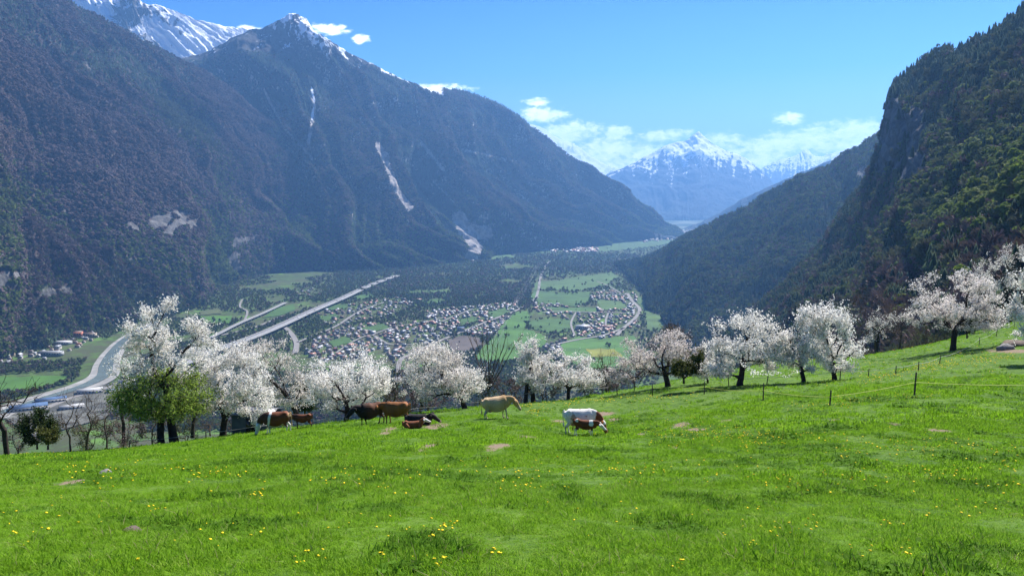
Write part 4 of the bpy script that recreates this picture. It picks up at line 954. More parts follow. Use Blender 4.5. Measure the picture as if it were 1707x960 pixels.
def H(x, y):
    x = np.asarray(x, float); y = np.asarray(y, float); sh = np.broadcast(x, y).shape; x, y = (np.broadcast_to(a, sh).ravel() for a in (x, y))
    ye = edge_y(x); yc = np.clip(y, -5, np.minimum(ye+12, 210)); q = wq(np.clip(x, -(yc+10)*1.0, (yc+10)*1.0), yc); z = np.empty(len(x))
    for c0 in range(0, len(x), 20000):
        qq = q[c0:c0+20000]; z[c0:c0+20000] = (tps(((qq[:, None]-cq[None])**2).sum(-1))@sol[:nC]+sol[nC]+qq@sol[nC+1:])*(yc[c0:c0+20000]+10)
    z = z-np.minimum(y+5, 0)*.22
    z = z+(fbm(x/14, y/14, None, 3, 300)*.13+fbm(x/4, y/4, None, 2, 310)*.05)*sstep(y, 3, 14)
    e = (y-ye-3)/5; sp = np.where(e > 30, e, np.log1p(np.exp(np.clip(e, -40, 30))))*5
    z = z-.5*sp
    return np.maximum(z, VZ-6).reshape(sh)
ysg = np.concatenate([np.linspace(-60, 2, 24), np.geomspace(2.6, 130, 230), np.geomspace(134, 1500, 60)])
xsn = np.linspace(-1, 1, 241); xsn = np.sign(xsn)*np.abs(xsn)**1.35
Xg, Yg2 = np.meshgrid(xsn, ysg); Xg = Xg*(60+np.maximum(Yg2, 0)*1.15)
m, N_ = mat('meadow_soil', (.05, .12, .02), .95, .1)
pos = N_.node('ShaderNodeNewGeometry').outputs['Position']
dirt_at = N_.node('ShaderNodeAttribute', attribute_name='dirt').outputs['Fac']
c = N_.mix(N_.ramp(N_.noise(pos, .35, 4), .35, .65), (.07, .13, .018), (.10, .17, .025)); c = N_.mix(N_.ramp(N_.noise(pos, 2.5, 5, .65), .4, .7), c, (.03, .075, .01))
dd_ = N_.ramp(N_.math('ADD', dirt_at, N_.math('MULTIPLY', N_.math('SUBTRACT', N_.noise(pos, 3, 5, .7), .5), .9)), .42, .6)
c = N_.mix(dd_, c, N_.mix(N_.noise(pos, 9, 4), (.13, .095, .065), (.24, .185, .13)))
N_.l.new(c, N_.b.inputs['Base Color'])
bp = N_.node('ShaderNodeBump', {'Strength': .7, 'Distance': .05, 'Height': N_.noise(pos, 8, 5, .7)}); N_.l.new(bp.outputs[0], N_.b.inputs['Normal'])
M['meadow'] = m
def on_meadow(u, v):
    """point of the meadow seen at a photo pixel"""
    Ys = np.geomspace(4, 190, 260); a = (u-853.5)/F; b = -(v-480)/F; k = Ys/(CP+b*SP); X, Z = a*k, (b*CP-SP)*k
    h = Z-H(X, Ys); lim = Ys < edge_y(X)+1; ok_ = (h <= 0) & lim; i = int(np.argmax(ok_)) if ok_.any() else int(np.argmin(np.where(lim, h/Ys, 9)))
    if i == 0: i = 1
    f = h[i-1]/(h[i-1]-h[i]+1e-9) if h[i-1] > 0 else 1.0; f = min(max(f, 0), 1); Y = Ys[i-1]*(1-f)+Ys[i]*f
    if not ok_.any(): Y = Ys[i]
    p = P(u, v, Y); return np.array([p[0], p[1], float(H(p[0], p[1]))])
dirt_px = [(728, 710, 26, 5), (822, 745, 18, 6), (720, 743, 16, 5), (700, 752, 10, 4), (1140, 709, 20, 7), (1205, 702, 16, 3), (1570, 718, 24, 6), (1490, 707, 18, 4), (1160, 716, 16, 5), (1000, 690, 30, 4), (880, 730, 22, 5), (1022, 700, 14, 4),
           (140, 800, 26, 8), (440, 812, 12, 3), (640, 722, 12, 4), (1222, 720, 8, 3), (218, 888, 14, 5), (840, 742, 12, 4), (1380, 700, 14, 3), (1695, 585, 26, 9), (1300, 700, 10, 3), (1420, 612, 10, 3), (650, 714, 14, 4), (1120, 745, 12, 3), (1060, 725, 18, 3), (930, 702, 15, 3)]
dirt_w = []
for u, v, ru, rv in dirt_px:
    q = on_meadow(u, v); q2 = on_meadow(u, v-rv); dirt_w.append((q[0], q[1], ru*q[1]/F, max(.35, abs(q2[1]-q[1]))))
def dirt(x, y):
    r = np.zeros(np.shape(x))
    for cx, cy, rx, ry in dirt_w:
        a = fbm(np.asarray(x)*1.2, np.asarray(y)*1.2, None, 3, 320)*.5
        r = np.maximum(r, np.exp(-(((x-cx)/rx)**2+((y-cy)/ry)**2)**1.2*(1+a))*1.0)
    return r
Zg = H(Xg, Yg2)
obj('meadow', mesh('meadow', np.stack([Xg, Yg2, Zg], -1).reshape(-1, 3), [gridfaces(len(ysg), 241)], True, {'dirt': dirt(Xg, Yg2).ravel()}), M['meadow'], kind='structure')

# grass: tufts of real blades
def tuft(seed, nb=16, h=.1, spread=.07, wd=.006, lean=.5, segs=2):
    r = np.random.default_rng(seed); V, Fq, Ft = [], [], []
    for i in range(nb):
        a = r.uniform(0, 6.28); d = spread*math.sqrt(r.random()); b = np.array([d*math.cos(a), d*math.sin(a), 0]); la = r.uniform(0, 6.28); ln = lean*r.uniform(.2, 1.2); hh = h*r.uniform(.55, 1.2)
        dirv = np.array([math.cos(la), math.sin(la), 0]); sd = np.array([-math.sin(la+r.normal(0, .5)), math.cos(la), 0])*wd*r.uniform(.7, 1.3)
        k = len(V)
        p1 = b+np.array([0, 0, hh*.6])+dirv*ln*hh*.3; p2 = b+np.array([0, 0, hh])+dirv*ln*hh
        V += [tuple(b-sd), tuple(b+sd), tuple(p1+sd*.8), tuple(p1-sd*.8), tuple(p2)]; Fq.append([k, k+1, k+2, k+3]); Ft.append([k+3, k+2, k+4])
    return mesh('grass_tuft', V, [Fq, Ft])
def weed(seed, nl=9, size=.09):
    r = np.random.default_rng(seed); V, Fq = [], []
    for i in range(nl):
        a = r.uniform(0, 6.28); L = size*r.uniform(.6, 1.2); w_ = L*.28; d = np.array([math.cos(a), math.sin(a), 0]); s = np.array([-math.sin(a), math.cos(a), 0]); up = r.uniform(.3, .9)*L; k = len(V)
        V += [(0, 0, .005), tuple(d*L*.5+s*w_+[0, 0, up]), tuple(d*L+[0, 0, up*.7]), tuple(d*L*.5-s*w_+[0, 0, up])]; Fq.append([k, k+1, k+2, k+3])
    return mesh('broad_leaf_tuft', V, [Fq])
M['grass'] = foliage('grass_blades', [(.14, .27, .010), (.19, .36, .015), (.235, .43, .02), (.145, .30, .012), (.31, .45, .06)], .5, .7, .22, .12)
M['grass_dark'] = foliage('dark_grass', [(.085, .20, .012), (.115, .24, .016), (.095, .20, .016)], .5, .75, .3, .08)
M['straw_glint'] = foliage('dry_glint_grass', [(.3, .27, .12), (.22, .24, .08)], .3, .7, .5)  # straw colour, pale enough to double as painted glints
for nm_, k_ in (('grass', 1), ('grass_dark', 2)): pass
tp = {'near': [P_(tuft(i, 24, .085, .085, .0032, .9), M['grass']) for i in range(3)], 'mid': [P_(tuft(10+i, 20, .095, .13, .006, .8), M['grass']) for i in range(2)],
      'far': [P_(tuft(20+i, 20, .11, .24, .013, .7), M['grass']) for i in range(2)], 'dk': [P_(tuft(30, 16, .12, .09, .007, .6), M['grass_dark']), P_(weed(31), M['grass_dark'])], 'dry': [P_(tuft(40, 4, .13, .05, .004, 1.2), M['straw_glint'])]}
r_ = np.random.default_rng(99)
def sample_meadow(n, y0, y1):
    y = np.sqrt(r_.uniform(y0**2, y1**2, n)); x = r_.uniform(-.72, .72, n)*(y+11); k = y < edge_y(x)+6
    return x[k], y[k]
gcount = 0
for lod, y0, y1, n, hs in (('near', 2.0, 9, 62000, 1.0), ('near', 9, 15, 60000, 1.05), ('mid', 15, 28, 56000, 1.0), ('far', 28, 50, 42000, .95), ('far', 50, 150, 50000, 1.15)):
    x, y = sample_meadow(n, y0, y1); dn = dirt(x, y)
    pz = fbm(x/3.0, y/3.0, None, 4, 330); keep = (dn < .5+r_.normal(0, .32, len(x))); x, y, pz = x[keep], y[keep], pz[keep]
    z = H(x, y); dark = (fbm(x/.9, y/1.3, None, 3, 340)*1.0+fbm(x/4, y/6, None, 3, 345)*.45+r_.normal(0, .1, len(x))) > .37; n = len(x)
    micro = 1+np.clip(fbm(x/.5, y/.8, None, 3, 350)*1.5, -.6, .7); tramp = 1-.3*sstep(fbm(x/2.2, y/4, None, 3, 352), .12, .35)
    grow = micro*tramp*np.clip(1+pz*.8, .45, 1.7)*r_.uniform(.6, 1.15, n)*hs*.68
    far_s = 1.2
    S_ = np.stack([grow**.5*far_s, grow**.5*far_s, grow], -1); R_ = np.stack([r_.normal(0, .12, n)-.1, r_.normal(0, .12, n), r_.uniform(0, 6.28, n)], -1); Pp = np.stack([x, y, z-.005], -1)
    for j, pr in enumerate(tp[lod]):
        q = np.where(~dark)[0][j::len(tp[lod])]; gn_scatter('meadow_grass', Pp[q], S_[q], R_[q], pr, label='short green grass covering the sloping pasture', cat='grass')
    for j, pr in enumerate(tp['dk']):
        q = np.where(dark)[0][j::2]; kf = {'near': 1.0, 'mid': 1.45, 'far': 2.3}[lod]; hf = {'near': 1.0, 'mid': 1.1, 'far': 1.35}[lod]
        gn_scatter('weed_tufts', Pp[q], S_[q]*np.array([kf, kf, hf]), R_[q], pr, label='darker clumps of weeds and lush grass in the pasture', cat='grass')
    q = np.where(r_.random(n) < .035)[0]; gn_scatter('dry_and_glint_stalks', Pp[q], S_[q], R_[q], tp['dry'][0], label='scattered dry stalks in the pasture', cat='grass')  # dry stalks whose pale colour also paints in glints on the grass

# dandelions
M['dand'] = simple('dandelion_yellow', (.85, .62, .01), rough=.7, var=.15, scale=40); M['stalk'] = simple('dandelion_stalk', (.12, .24, .04), var=.2, scale=20)
def dandelion_mesh(seed, pet=11, rr=.021, h=.10):
    r = random.Random(seed); V, Ft, mi = [], [], []
    V.append((0, 0, h+.008))
    for s in range(pet*2):
        a = s*math.pi/pet; q = rr*(1 if s % 2 == 0 else .78); V.append((q*math.cos(a), q*math.sin(a), h+(.001 if s % 2 == 0 else .003)))
    for s in range(pet*2): Ft.append([0, 1+s, 1+(s+1) % (pet*2)])
    mi += [0]*len(Ft); k = len(V); V.append((0, 0, h-.009))
    for s in range(pet*2): Ft.append([k, 1+(s+1) % (pet*2), 1+s]); mi.append(0)
    k = len(V)
    for z in (0, h-.006):
        for a in range(3): V.append((.0018*math.cos(a*2.1), .0018*math.sin(a*2.1), z))
    Fq = []
    for a in range(3): Fq.append([k+a, k+(a+1) % 3, k+3+(a+1) % 3, k+3+a])
    me = mesh('dandelion', V, [Ft, Fq], midx=mi+[1]*3); me.materials.append(M['dand']); me.materials.append(M['stalk']); return me
dm = [dandelion_mesh(i, h=.09+.02*i) for i in range(3)]
clusters = [(715, 938, 40, 14, 14), (725, 950, 14, 6, 6), (830, 930, 12, 5, 5), (638, 942, 8, 5, 3), (525, 930, 14, 10, 6), (500, 945, 12, 6, 4), (427, 832, 16, 5, 12), (330, 800, 14, 5, 9), (370, 795, 28, 6, 10), (295, 787, 6, 3, 4), (250, 855, 14, 5, 6), (735, 890, 22, 10, 9),
            (745, 888, 20, 8, 6), (1250, 915, 10, 5, 5), (1130, 953, 16, 6, 8), (1345, 885, 20, 9, 8), (540, 805, 16, 7, 6), (640, 815, 30, 6, 9), (600, 810, 18, 6, 5), (680, 835, 18, 4, 4), (860, 820, 60, 8, 16), (1040, 790, 90, 10, 22), (880, 795, 40, 8, 10), (1260, 745, 28, 8, 18),
            (1240, 725, 40, 8, 14), (1180, 728, 50, 9, 14), (1120, 740, 50, 10, 14), (1160, 700, 20, 4, 8), (1310, 810, 60, 14, 12), (1450, 770, 60, 16, 14), (1600, 800, 70, 25, 18), (1640, 850, 60, 25, 12), (1475, 880, 12, 5, 5), (1300, 895, 40, 10, 8), (1550, 870, 60, 20, 10),
            (1000, 870, 120, 40, 14), (300, 900, 160, 40, 18), (120, 860, 100, 30, 14), (60, 900, 80, 30, 8), (600, 880, 100, 30, 12), (1220, 870, 80, 30, 10), (1450, 930, 120, 20, 12), (80, 765, 60, 6, 16), (210, 750, 50, 5, 10), (150, 780, 80, 10, 12), (470, 745, 40, 8, 12)]
rr_ = random.Random(8); dl = []
for cu, cv, ru, rv, n in clusters:
    for k in range(n):
        u, v = cu+rr_.gauss(0, ru*.55), cv+rr_.gauss(0, rv*.55)
        if 0 < u < 1707 and v < 958: q = on_meadow(u, v); dl.append((q, u, v))
dl.sort(key=lambda t: t[0][1]); near_d, far_d = dl[:290], [t[0] for t in dl[290:]]
def dplace(u, v):
    row = 'in the very front grass' if v > 930 else 'in the front grass' if v > 895 else 'in the lower pasture' if v > 850 else 'in the middle of the pasture' if v > 790 else 'in the upper pasture'
    colw = ['below the gnarled tree', 'below the apple tree', 'below the leftmost cow', 'below the bull', 'below the beige cow', 'below the white cow', 'below the round cherry', 'below the upright cherry', 'below the umbrella cherry'][int(u/190)]
    return '%s, %s' % (row, colw)
for i, (q, u, v) in enumerate(near_d):
    o = obj('dandelion', dm[i % 3], None, loc=tuple(q-np.array([0, 0, .01])), label='yellow dandelion '+dplace(u, v), cat='dandelion', group='dandelions in the pasture')
    s = rr_.uniform(.5, 1.05); o.scale = (s, s, s); o.rotation_euler = (rr_.gauss(.15, .25), rr_.gauss(0, .25), rr_.uniform(0, 6))
strips = [(1320, 585+30, 1690, 590, 70, 420), (1000, 668, 1160, 662, 8, 120), (860, 680, 1010, 668, 7, 130), (880, 690, 910, 684, 5, 40), (1430, 628, 1560, 622, 9, 60), (1320, 680, 1430, 672, 10, 70), (1400, 668, 1560, 660, 10, 60), (1440, 640, 1560, 605, 8, 160), (1540, 615, 1690, 596, 10, 260), (20, 750, 230, 740, 6, 60), (1080, 720, 1290, 735, 16, 120), (900, 700, 1700, 760, 30, 260), (100, 790, 1700, 800, 40, 200)]
pts = []
for u0, v0, u1, v1, sp_, n in strips:
    for k in range(n):
        t = rr_.random(); u = u0+(u1-u0)*t+rr_.gauss(0, 8); v = v0+(v1-v0)*t+rr_.gauss(0, sp_*.4); q = on_meadow(u, v)
        if q[1] < edge_y(q[0])+2 and u < 1760: pts.append(q)
pts = np.array(pts+far_d); n = len(pts); kd = np.clip(pts[:, 1]/34, 1.15, 1.9)*r_.uniform(.8, 1.2, n)
gn_scatter('far_dandelions', pts, np.stack([kd, kd, np.clip(kd, 1, 1.4)], -1), np.stack([r_.normal(.2, .3, n), r_.normal(0, .3, n), r_.uniform(0, 6, n)], -1), proto_obj('d', dm[1]), label='yellow dandelions farther up the pasture, too small to pick apart', cat='dandelions')
print('meadow', time.time()-T0)

# ------------------------------------------------------------------ trees with real branches
M['bark_dark'] = simple('dark_cherry_bark', (.038, .03, .026), var=.45, scale=5, rough=.95)
M['bark_twig'] = simple('grey_brown_twigs', (.085, .065, .055), var=.35, scale=4, rough=.95)
M['blossom'] = foliage('white_blossom', [(.82, .79, .74), (.88, .86, .82), (.72, .67, .62), (.85, .83, .79)], .45, .8, 1.5)
M['blossom_pink'] = foliage('pinkish_blossom', [(.77, .70, .66), (.84, .79, .75), (.66, .58, .54), (.82, .79, .75)], .42, .8, 1.5)
M['apple_leaf'] = foliage('apple_leaves', [(.19, .28, .045), (.24, .34, .06), (.14, .22, .035), (.29, .37, .09)], .6, .6, .9)
M['ever'] = foliage('evergreen_leaves', [(.02, .045, .015), (.035, .06, .02), (.03, .05, .012)], .2, .7, .9)
M['olive'] = foliage('ivy_leaves', [(.07, .085, .02), (.10, .11, .025)], .3, .7, .9)
def grow(tg, start, bf=.35, seg=.45, rng=None):
    """connect crown points to a branching skeleton: each joins the place that is near and has a short way to the root"""
    Nn = len(start)+len(tg)*6+10; Pn = np.zeros((Nn, 3)); par = -np.ones(Nn, int); L = np.zeros(Nn); n = 0
    for i, s in enumerate(start):
        Pn[i] = s; par[i] = i-1; L[i] = 0 if i == 0 else L[i-1]+np.linalg.norm(Pn[i]-Pn[i-1])*.5; n += 1
    n0 = max(0, len(start)-3)
    for t in tg:
        dd = np.linalg.norm(Pn[n0:n]-t, axis=1); j = n0+int(np.argmin(dd+bf*L[n0:n]))
        d = np.linalg.norm(t-Pn[j]); k = max(1, int(round(d/seg)))
        if n+k+2 > Nn: break
        bend = rng.normal(0, .09*d, 3); bend[2] += .06*d; base = Pn[j].copy(); pj = j
        for q in range(1, k+1):
            f = q/k; Pn[n] = base+(t-base)*f+bend*math.sin(math.pi*f)+rng.normal(0, .02, 3); par[n] = pj; L[n] = L[pj]+np.linalg.norm(Pn[n]-Pn[pj]); pj = n; n += 1
    return Pn[:n], par[:n]
def skeleton_mesh(name, Pn, par, r_tip, r_base, expo=2.3, flare=1.35, ntr=0):
    n = len(Pn); cnt = np.zeros(n)
    has = np.zeros(n, bool); has[par[par >= 0]] = True
    acc = np.where(~has, 1.0, 0.0)
    for i in range(n-1, 0, -1): acc[par[i]] += acc[i]
    R = r_tip*acc**(1/expo); R = np.minimum(R*(r_base/R[0] if R[0] > r_base else 1), r_base); 
    sc_ = r_base/R[0]; R = R*np.clip(sc_, 1, None)**(np.clip((R-r_tip)/(R[0]-r_tip+1e-9), 0, 1)); R[0] *= flare
    ch = np.arange(1, n); a = par[ch]; A3, B3 = Pn[a], Pn[ch]; ra, rb = R[a].copy(), R[ch]; big = rb > .05
    ra = np.where((ra > rb*1.7) & (a > ntr), rb*1.25, ra)
    parts = []
    for sel, sides in ((big, 7), (~big, 3)):
        if not sel.any(): continue
        p, q, r1, r2 = A3[sel], B3[sel], ra[sel], rb[sel]; d = q-p; ln = np.linalg.norm(d, axis=1, keepdims=True)+1e-9; d = d/ln
        up = np.tile([[0, 0, 1.]], (len(p), 1)); up[np.abs(d[:, 2]) > .95] = (1, 0, 0)
        if sides == 7: up = np.tile([[.2, 1., .1]], (len(p), 1)); up[np.abs(d[:, 1]) > .93] = (1, 0, 0.1)
        x = np.cross(d, up); x /= np.linalg.norm(x, axis=1, keepdims=True); y = np.cross(d, x); q = q+d*np.minimum(r2[:, None]*.5, ln*.2)
        th = np.arange(sides)*2*math.pi/sides; c, s = np.cos(th)[None, :, None], np.sin(th)[None, :, None]; rg = x[:, None]*c+y[:, None]*s
        V = np.concatenate([p[:, None]+rg*r1[:, None, None], q[:, None]+rg*r2[:, None, None]], 1); m_ = len(p); b = (np.arange(m_)*sides*2)[:, None]; j = np.arange(sides)[None, :]; jn = (j+1) % sides
        parts.append((V.reshape(-1, 3), np.stack([b+j, b+jn, b+jn+sides, b+j+sides], -1).reshape(-1, 4)))
    V, Fq = join(parts); return mesh(name, V, [Fq], True), R
def sprays(name, Pn, par, R, rmax, per, size, jit, rng, mask=None, droop=0.0):
    """small petal or leaf faces set along every thin twig"""
    ch = np.where((R < rmax) & (par >= 0))[0]; ch = ch if mask is None else ch[mask(Pn[ch])]
    idx = np.repeat(ch, int(round(per*2.6))); f = rng.random(len(idx))[:, None]; c = Pn[par[idx]]*(1-f)+Pn[idx]*f+rng.normal(0, jit, (len(idx), 3)); n = len(c)
    a = rng.normal(0, 1, (n, 3)); a /= np.linalg.norm(a, axis=1, keepdims=True); b = np.cross(a, rng.normal(0, 1, (n, 3))); b /= np.linalg.norm(b, axis=1, keepdims=True)
    s = (size*rng.uniform(.5, 1.3, n))[:, None]; nn = np.cross(a, b)
    V = np.stack([c-a*s-b*s*.35, c+b*s*.75+nn*s*.35, c+a*s, c-b*s*.6-nn*s*.1], 1).reshape(-1, 3); k = np.arange(n)*4
    return mesh(name, V, [np.concatenate([np.stack([k, k+1, k+2], -1), np.stack([k, k+2, k+3], -1)])])
def make_tree(name, base_px, crowns, Y=None, n_t=700, leaf='blossom', per=5, size=.064, seed=1, r_base=.2, fork=.35, label='', cat='tree', group=None, lean=0, part='blossoms', gaps=.0, extra=None, twig_up=.25, trunks=1, jit=.1, depth=.85, seg=.42, barkm='bark_dark', rmax=.022, bx=None, limbs=0):
    rng = np.random.default_rng(seed); q = on_meadow(*base_px) if Y is None else None
    if Y is not None:
        p = P(base_px[0], base_px[1], Y); q = np.array(p)
    Yd = q[1]; tg = []
    for (cu, cv, ru, rv) in crowns:
        c = np.array(P(cu, cv, Yd)); rx, rz = ru*Yd/F, rv*Yd/F; ry = rx*depth; m_ = int(n_t*(ru*rv)/sum(a[2]*a[3] for a in crowns))
        ncl = max(14, m_//16); d = rng.normal(0, 1, (ncl, 3)); d /= np.linalg.norm(d, axis=1, keepdims=True); rad_ = rng.uniform(.35, 1.0, ncl)**.55; cc = d*rad_[:, None]
        if gaps: cc = cc[rng.random(ncl) > gaps]
        pick_ = rng.integers(0, len(cc), m_); pt = cc[pick_]+rng.normal(0, .13, (m_, 3)); ln = np.linalg.norm(pt, axis=1); pt[ln > 1.08] *= (1.08/ln[ln > 1.08])[:, None]
        pt[:, 2] = np.where(pt[:, 2] < -.75, -.75+.3*(pt[:, 2]+.75), pt[:, 2])
        tg.append(c+pt*np.array([rx, ry, rz]))
    tg = np.concatenate(tg); tg = tg[tg[:, 2] > q[2]+.5]
    cbar = tg.mean(0); Hh = tg[:, 2].max()-q[2]; start = []
    ftop = q+(cbar-q)*np.array([fork*.9, fork*.9, 0])+np.array([0, 0, Hh*fork*.62])
    for k in range(5): f = k/4; start.append(q+(ftop-q)*f+np.array([math.sin(f*3+seed)*.06, 0, 0])*Hh*.12-(np.array([0, 0, .25]) if k == 0 else 0))
    o_ = np.argsort(np.linalg.norm(tg-start[-1], axis=1)+rng.normal(0, .4, len(tg))); tg = tg[o_]
    if extra: tg = np.concatenate([[np.array(P(*e)) for e in extra], tg])
    # a few far points first make the main limbs
    far = tg[rng.choice(np.arange(len(tg)//2, len(tg)), min(9, len(tg)//4), replace=False)]*.65+start[-1]*.35
    Pn, par = grow(np.concatenate([far, tg]), start, .3, seg, rng)
    # twigs: short shoots at the ends
    has = np.zeros(len(Pn), bool); has[par[par >= 0]] = True; tips = np.where(~has)[0]
    dirs = Pn[tips]-Pn[par[tips]]; dirs /= np.linalg.norm(dirs, axis=1, keepdims=True)+1e-9
    dirs = dirs*.6+rng.normal(0, .35, dirs.shape)+np.array([0, 0, twig_up])+(Pn[tips]-cbar)/np.linalg.norm(Pn[tips]-cbar, axis=1, keepdims=True)*.35
    new = Pn[tips]+dirs*rng.uniform(.22, .62, (len(tips), 1)); k0 = len(Pn); Pn = np.concatenate([Pn, new]); par = np.concatenate([par, tips])
    loc = q.copy(); Pl = Pn-loc; me, R = skeleton_mesh('branches', Pl, par, .010, r_base*.78, ntr=4)
    root = empty(name, tuple(loc)); tag(root, label, cat, group); obj('trunk', me, M[barkm], root)
    if leaf: obj(part, sprays(part, Pl, par, R, rmax, per, size, jit, rng), M[leaf], root)
    return root, Pl, par, R, rng
CH = 'cherry trees in blossom'
TREES = [
 dict(name='cherry_tree', base_px=(290, 727), crowns=[(280, 545, 62, 50), (300, 590, 62, 42), (232, 612, 42, 42), (248, 555, 40, 30)], n_t=760, per=5, seed=3, r_base=.34, fork=.62, gaps=.22, label='tallest blossoming cherry, standing behind the bright green tree at left', group=CH),
 dict(name='cherry_tree', base_px=(372, 719), crowns=[(385, 632, 66, 52), (415, 675, 45, 32), (345, 650, 45, 40)], n_t=900, per=6, seed=4, r_base=.3, label='dense white cherry between the bright green tree and the grazing cow', group=CH),
 dict(name='cherry_tree', base_px=(497, 692), crowns=[(455, 612, 62, 46), (485, 650, 40, 34), (420, 590, 40, 28)], Y=74, n_t=800, per=5, seed=5, r_base=.3, label='white cherry behind the dense one, above the brown and white cow', group=CH),
 dict(name='cherry_tree', base_px=(577, 700), crowns=[(580, 637, 66, 48), (545, 655, 36, 36), (620, 650, 34, 34)], n_t=950, per=6, seed=6, r_base=.26, fork=.3, label='round white cherry standing just left of the dark bull', group=CH, twig_up=.5),
 dict(name='cherry_tree', base_px=(775, 674), crowns=[(770, 622, 62, 42), (725, 612, 55, 38), (740, 645, 60, 26)], n_t=950, per=5, seed=7, r_base=.26, fork=.3, label='broad white cherry behind the beige cow, left of its head', group=CH),
 dict(name='cherry_tree', base_px=(703, 676), crowns=[(700, 612, 30, 34), (690, 640, 30, 28), (728, 590, 34, 18)], Y=76, n_t=380, per=4, seed=8, r_base=.2, label='thin brownish cherry at the left of the broad one', group=CH, leaf='blossom_pink', gaps=.2),
 dict(name='cherry_tree', base_px=(876, 664), crowns=[(882, 612, 32, 34), (880, 578, 20, 16), (898, 635, 34, 20)], n_t=460, per=5, seed=9, r_base=.22, fork=.45, label='narrow cherry with two dark trunks and a raised top tuft', group=CH, trunks=2),
 dict(name='cherry_tree', base_px=(948, 659), crowns=[(950, 617, 50, 28), (920, 608, 34, 26), (975, 632, 30, 18)], n_t=640, per=5, seed=10, r_base=.2, label='low spreading cherry above and left of the white cow', group=CH),
 dict(name='cherry_tree', base_px=(1115, 644), crowns=[(1095, 585, 56, 40), (1060, 610, 46, 30), (1135, 600, 32, 36), (1030, 625, 26, 16)], n_t=900, per=4, seed=11, r_base=.3, leaf='blossom_pink', gaps=.12, label='wide pinkish cherry with ivy low in its crown, right of the white cow', group=CH),
 dict(name='cherry_tree', base_px=(1233, 642), crowns=[(1240, 568, 56, 48), (1205, 600, 36, 32), (1285, 590, 32, 32)], n_t=1000, per=5, seed=12, r_base=.3, fork=.34, label='big round white cherry with one long low branch reaching right', group=CH, extra=[(1260, 624, 57), (1285, 622, 56.5), (1310, 627, 56), (1332, 618, 56)]),
 dict(name='cherry_tree', base_px=(1340, 638), crowns=[(1322, 578, 34, 28), (1335, 600, 36, 18)], n_t=420, per=5, seed=13, r_base=.22, label='small white cherry squeezed between the two bigger ones', group=CH),
 dict(name='cherry_tree', base_px=(1391, 634), crowns=[(1382, 560, 42, 52), (1360, 540, 32, 32), (1398, 590, 38, 34)], n_t=900, per=5, seed=14, r_base=.24, fork=.34, twig_up=.6, label='upright white cherry with spiky top shoots, second large one from right', group=CH),
 dict(name='cherry_tree', base_px=(1588, 584), crowns=[(1590, 493, 68, 42), (1545, 525, 42, 32), (1640, 520, 40, 32), (1600, 520, 60, 34)], n_t=1150, per=5, seed=15, r_base=.34, fork=.42, leaf='blossom_pink', label='large umbrella-shaped pinkish cherry alone on the upper slope at right', group=CH),
 dict(name='cherry_tree', base_px=(1752, 600), crowns=[(1725, 495, 40, 52), (1712, 535, 30, 30), (1745, 450, 40, 40)], n_t=700, per=6, seed=16, r_base=.28, twig_up=.3, label='white cherry cut off by the right edge of the picture', group=CH),
 dict(name='cherry_tree', base_px=(1672, 560), crowns=[(1658, 455, 34, 34), (1690, 440, 30, 30), (1640, 480, 30, 26)], Y=112, n_t=520, per=3, seed=17, r_base=.28, leaf='blossom_pink', gaps=.2, label='sparse pinkish cherry behind the umbrella-shaped one', group=CH),
 dict(name='cherry_tree', base_px=(1462, 588), crowns=[(1470, 540, 26, 24), (1455, 555, 26, 20)], Y=108, n_t=260, per=2, seed=18, r_base=.2, leaf='blossom', gaps=.3, label='thin cherry with few flowers in front of the leafless trees', group=CH),
 dict(name='cherry_tree', base_px=(205, 735), crowns=[(212, 640, 26, 44), (195, 610, 18, 22)], Y=80, n_t=300, per=3, seed=19, r_base=.2, gaps=.2, label='slim half-open cherry left of the tallest one', group=CH),
 dict(name='cherry_tree', base_px=(1180, 640), crowns=[(1178, 590, 12, 24), (1170, 615, 20, 18)], Y=66, n_t=200, per=4, seed=20, r_base=.12, label='slender little cherry left of the big round one', group=CH),
 dict(name='cherry_tree', base_px=(320, 725), crowns=[(330, 610, 40, 30), (350, 595, 36, 24)], Y=74, n_t=420, per=5, seed=34, r_base=.2, label='white cherry just behind and right of the tallest one', group=CH),
 dict(name='apple_tree', base_px=(268, 741), crowns=[(275, 660, 84, 44)], n_t=1300, per=5, size=.055, seed=21, r_base=.3, fork=.36, leaf='apple_leaf', part='leaves', label='bright green apple tree in leaf in front of the white cherries at left', cat='tree', jit=.12, trunks=1),
]
BT = 'leafless trees at the pasture edge'
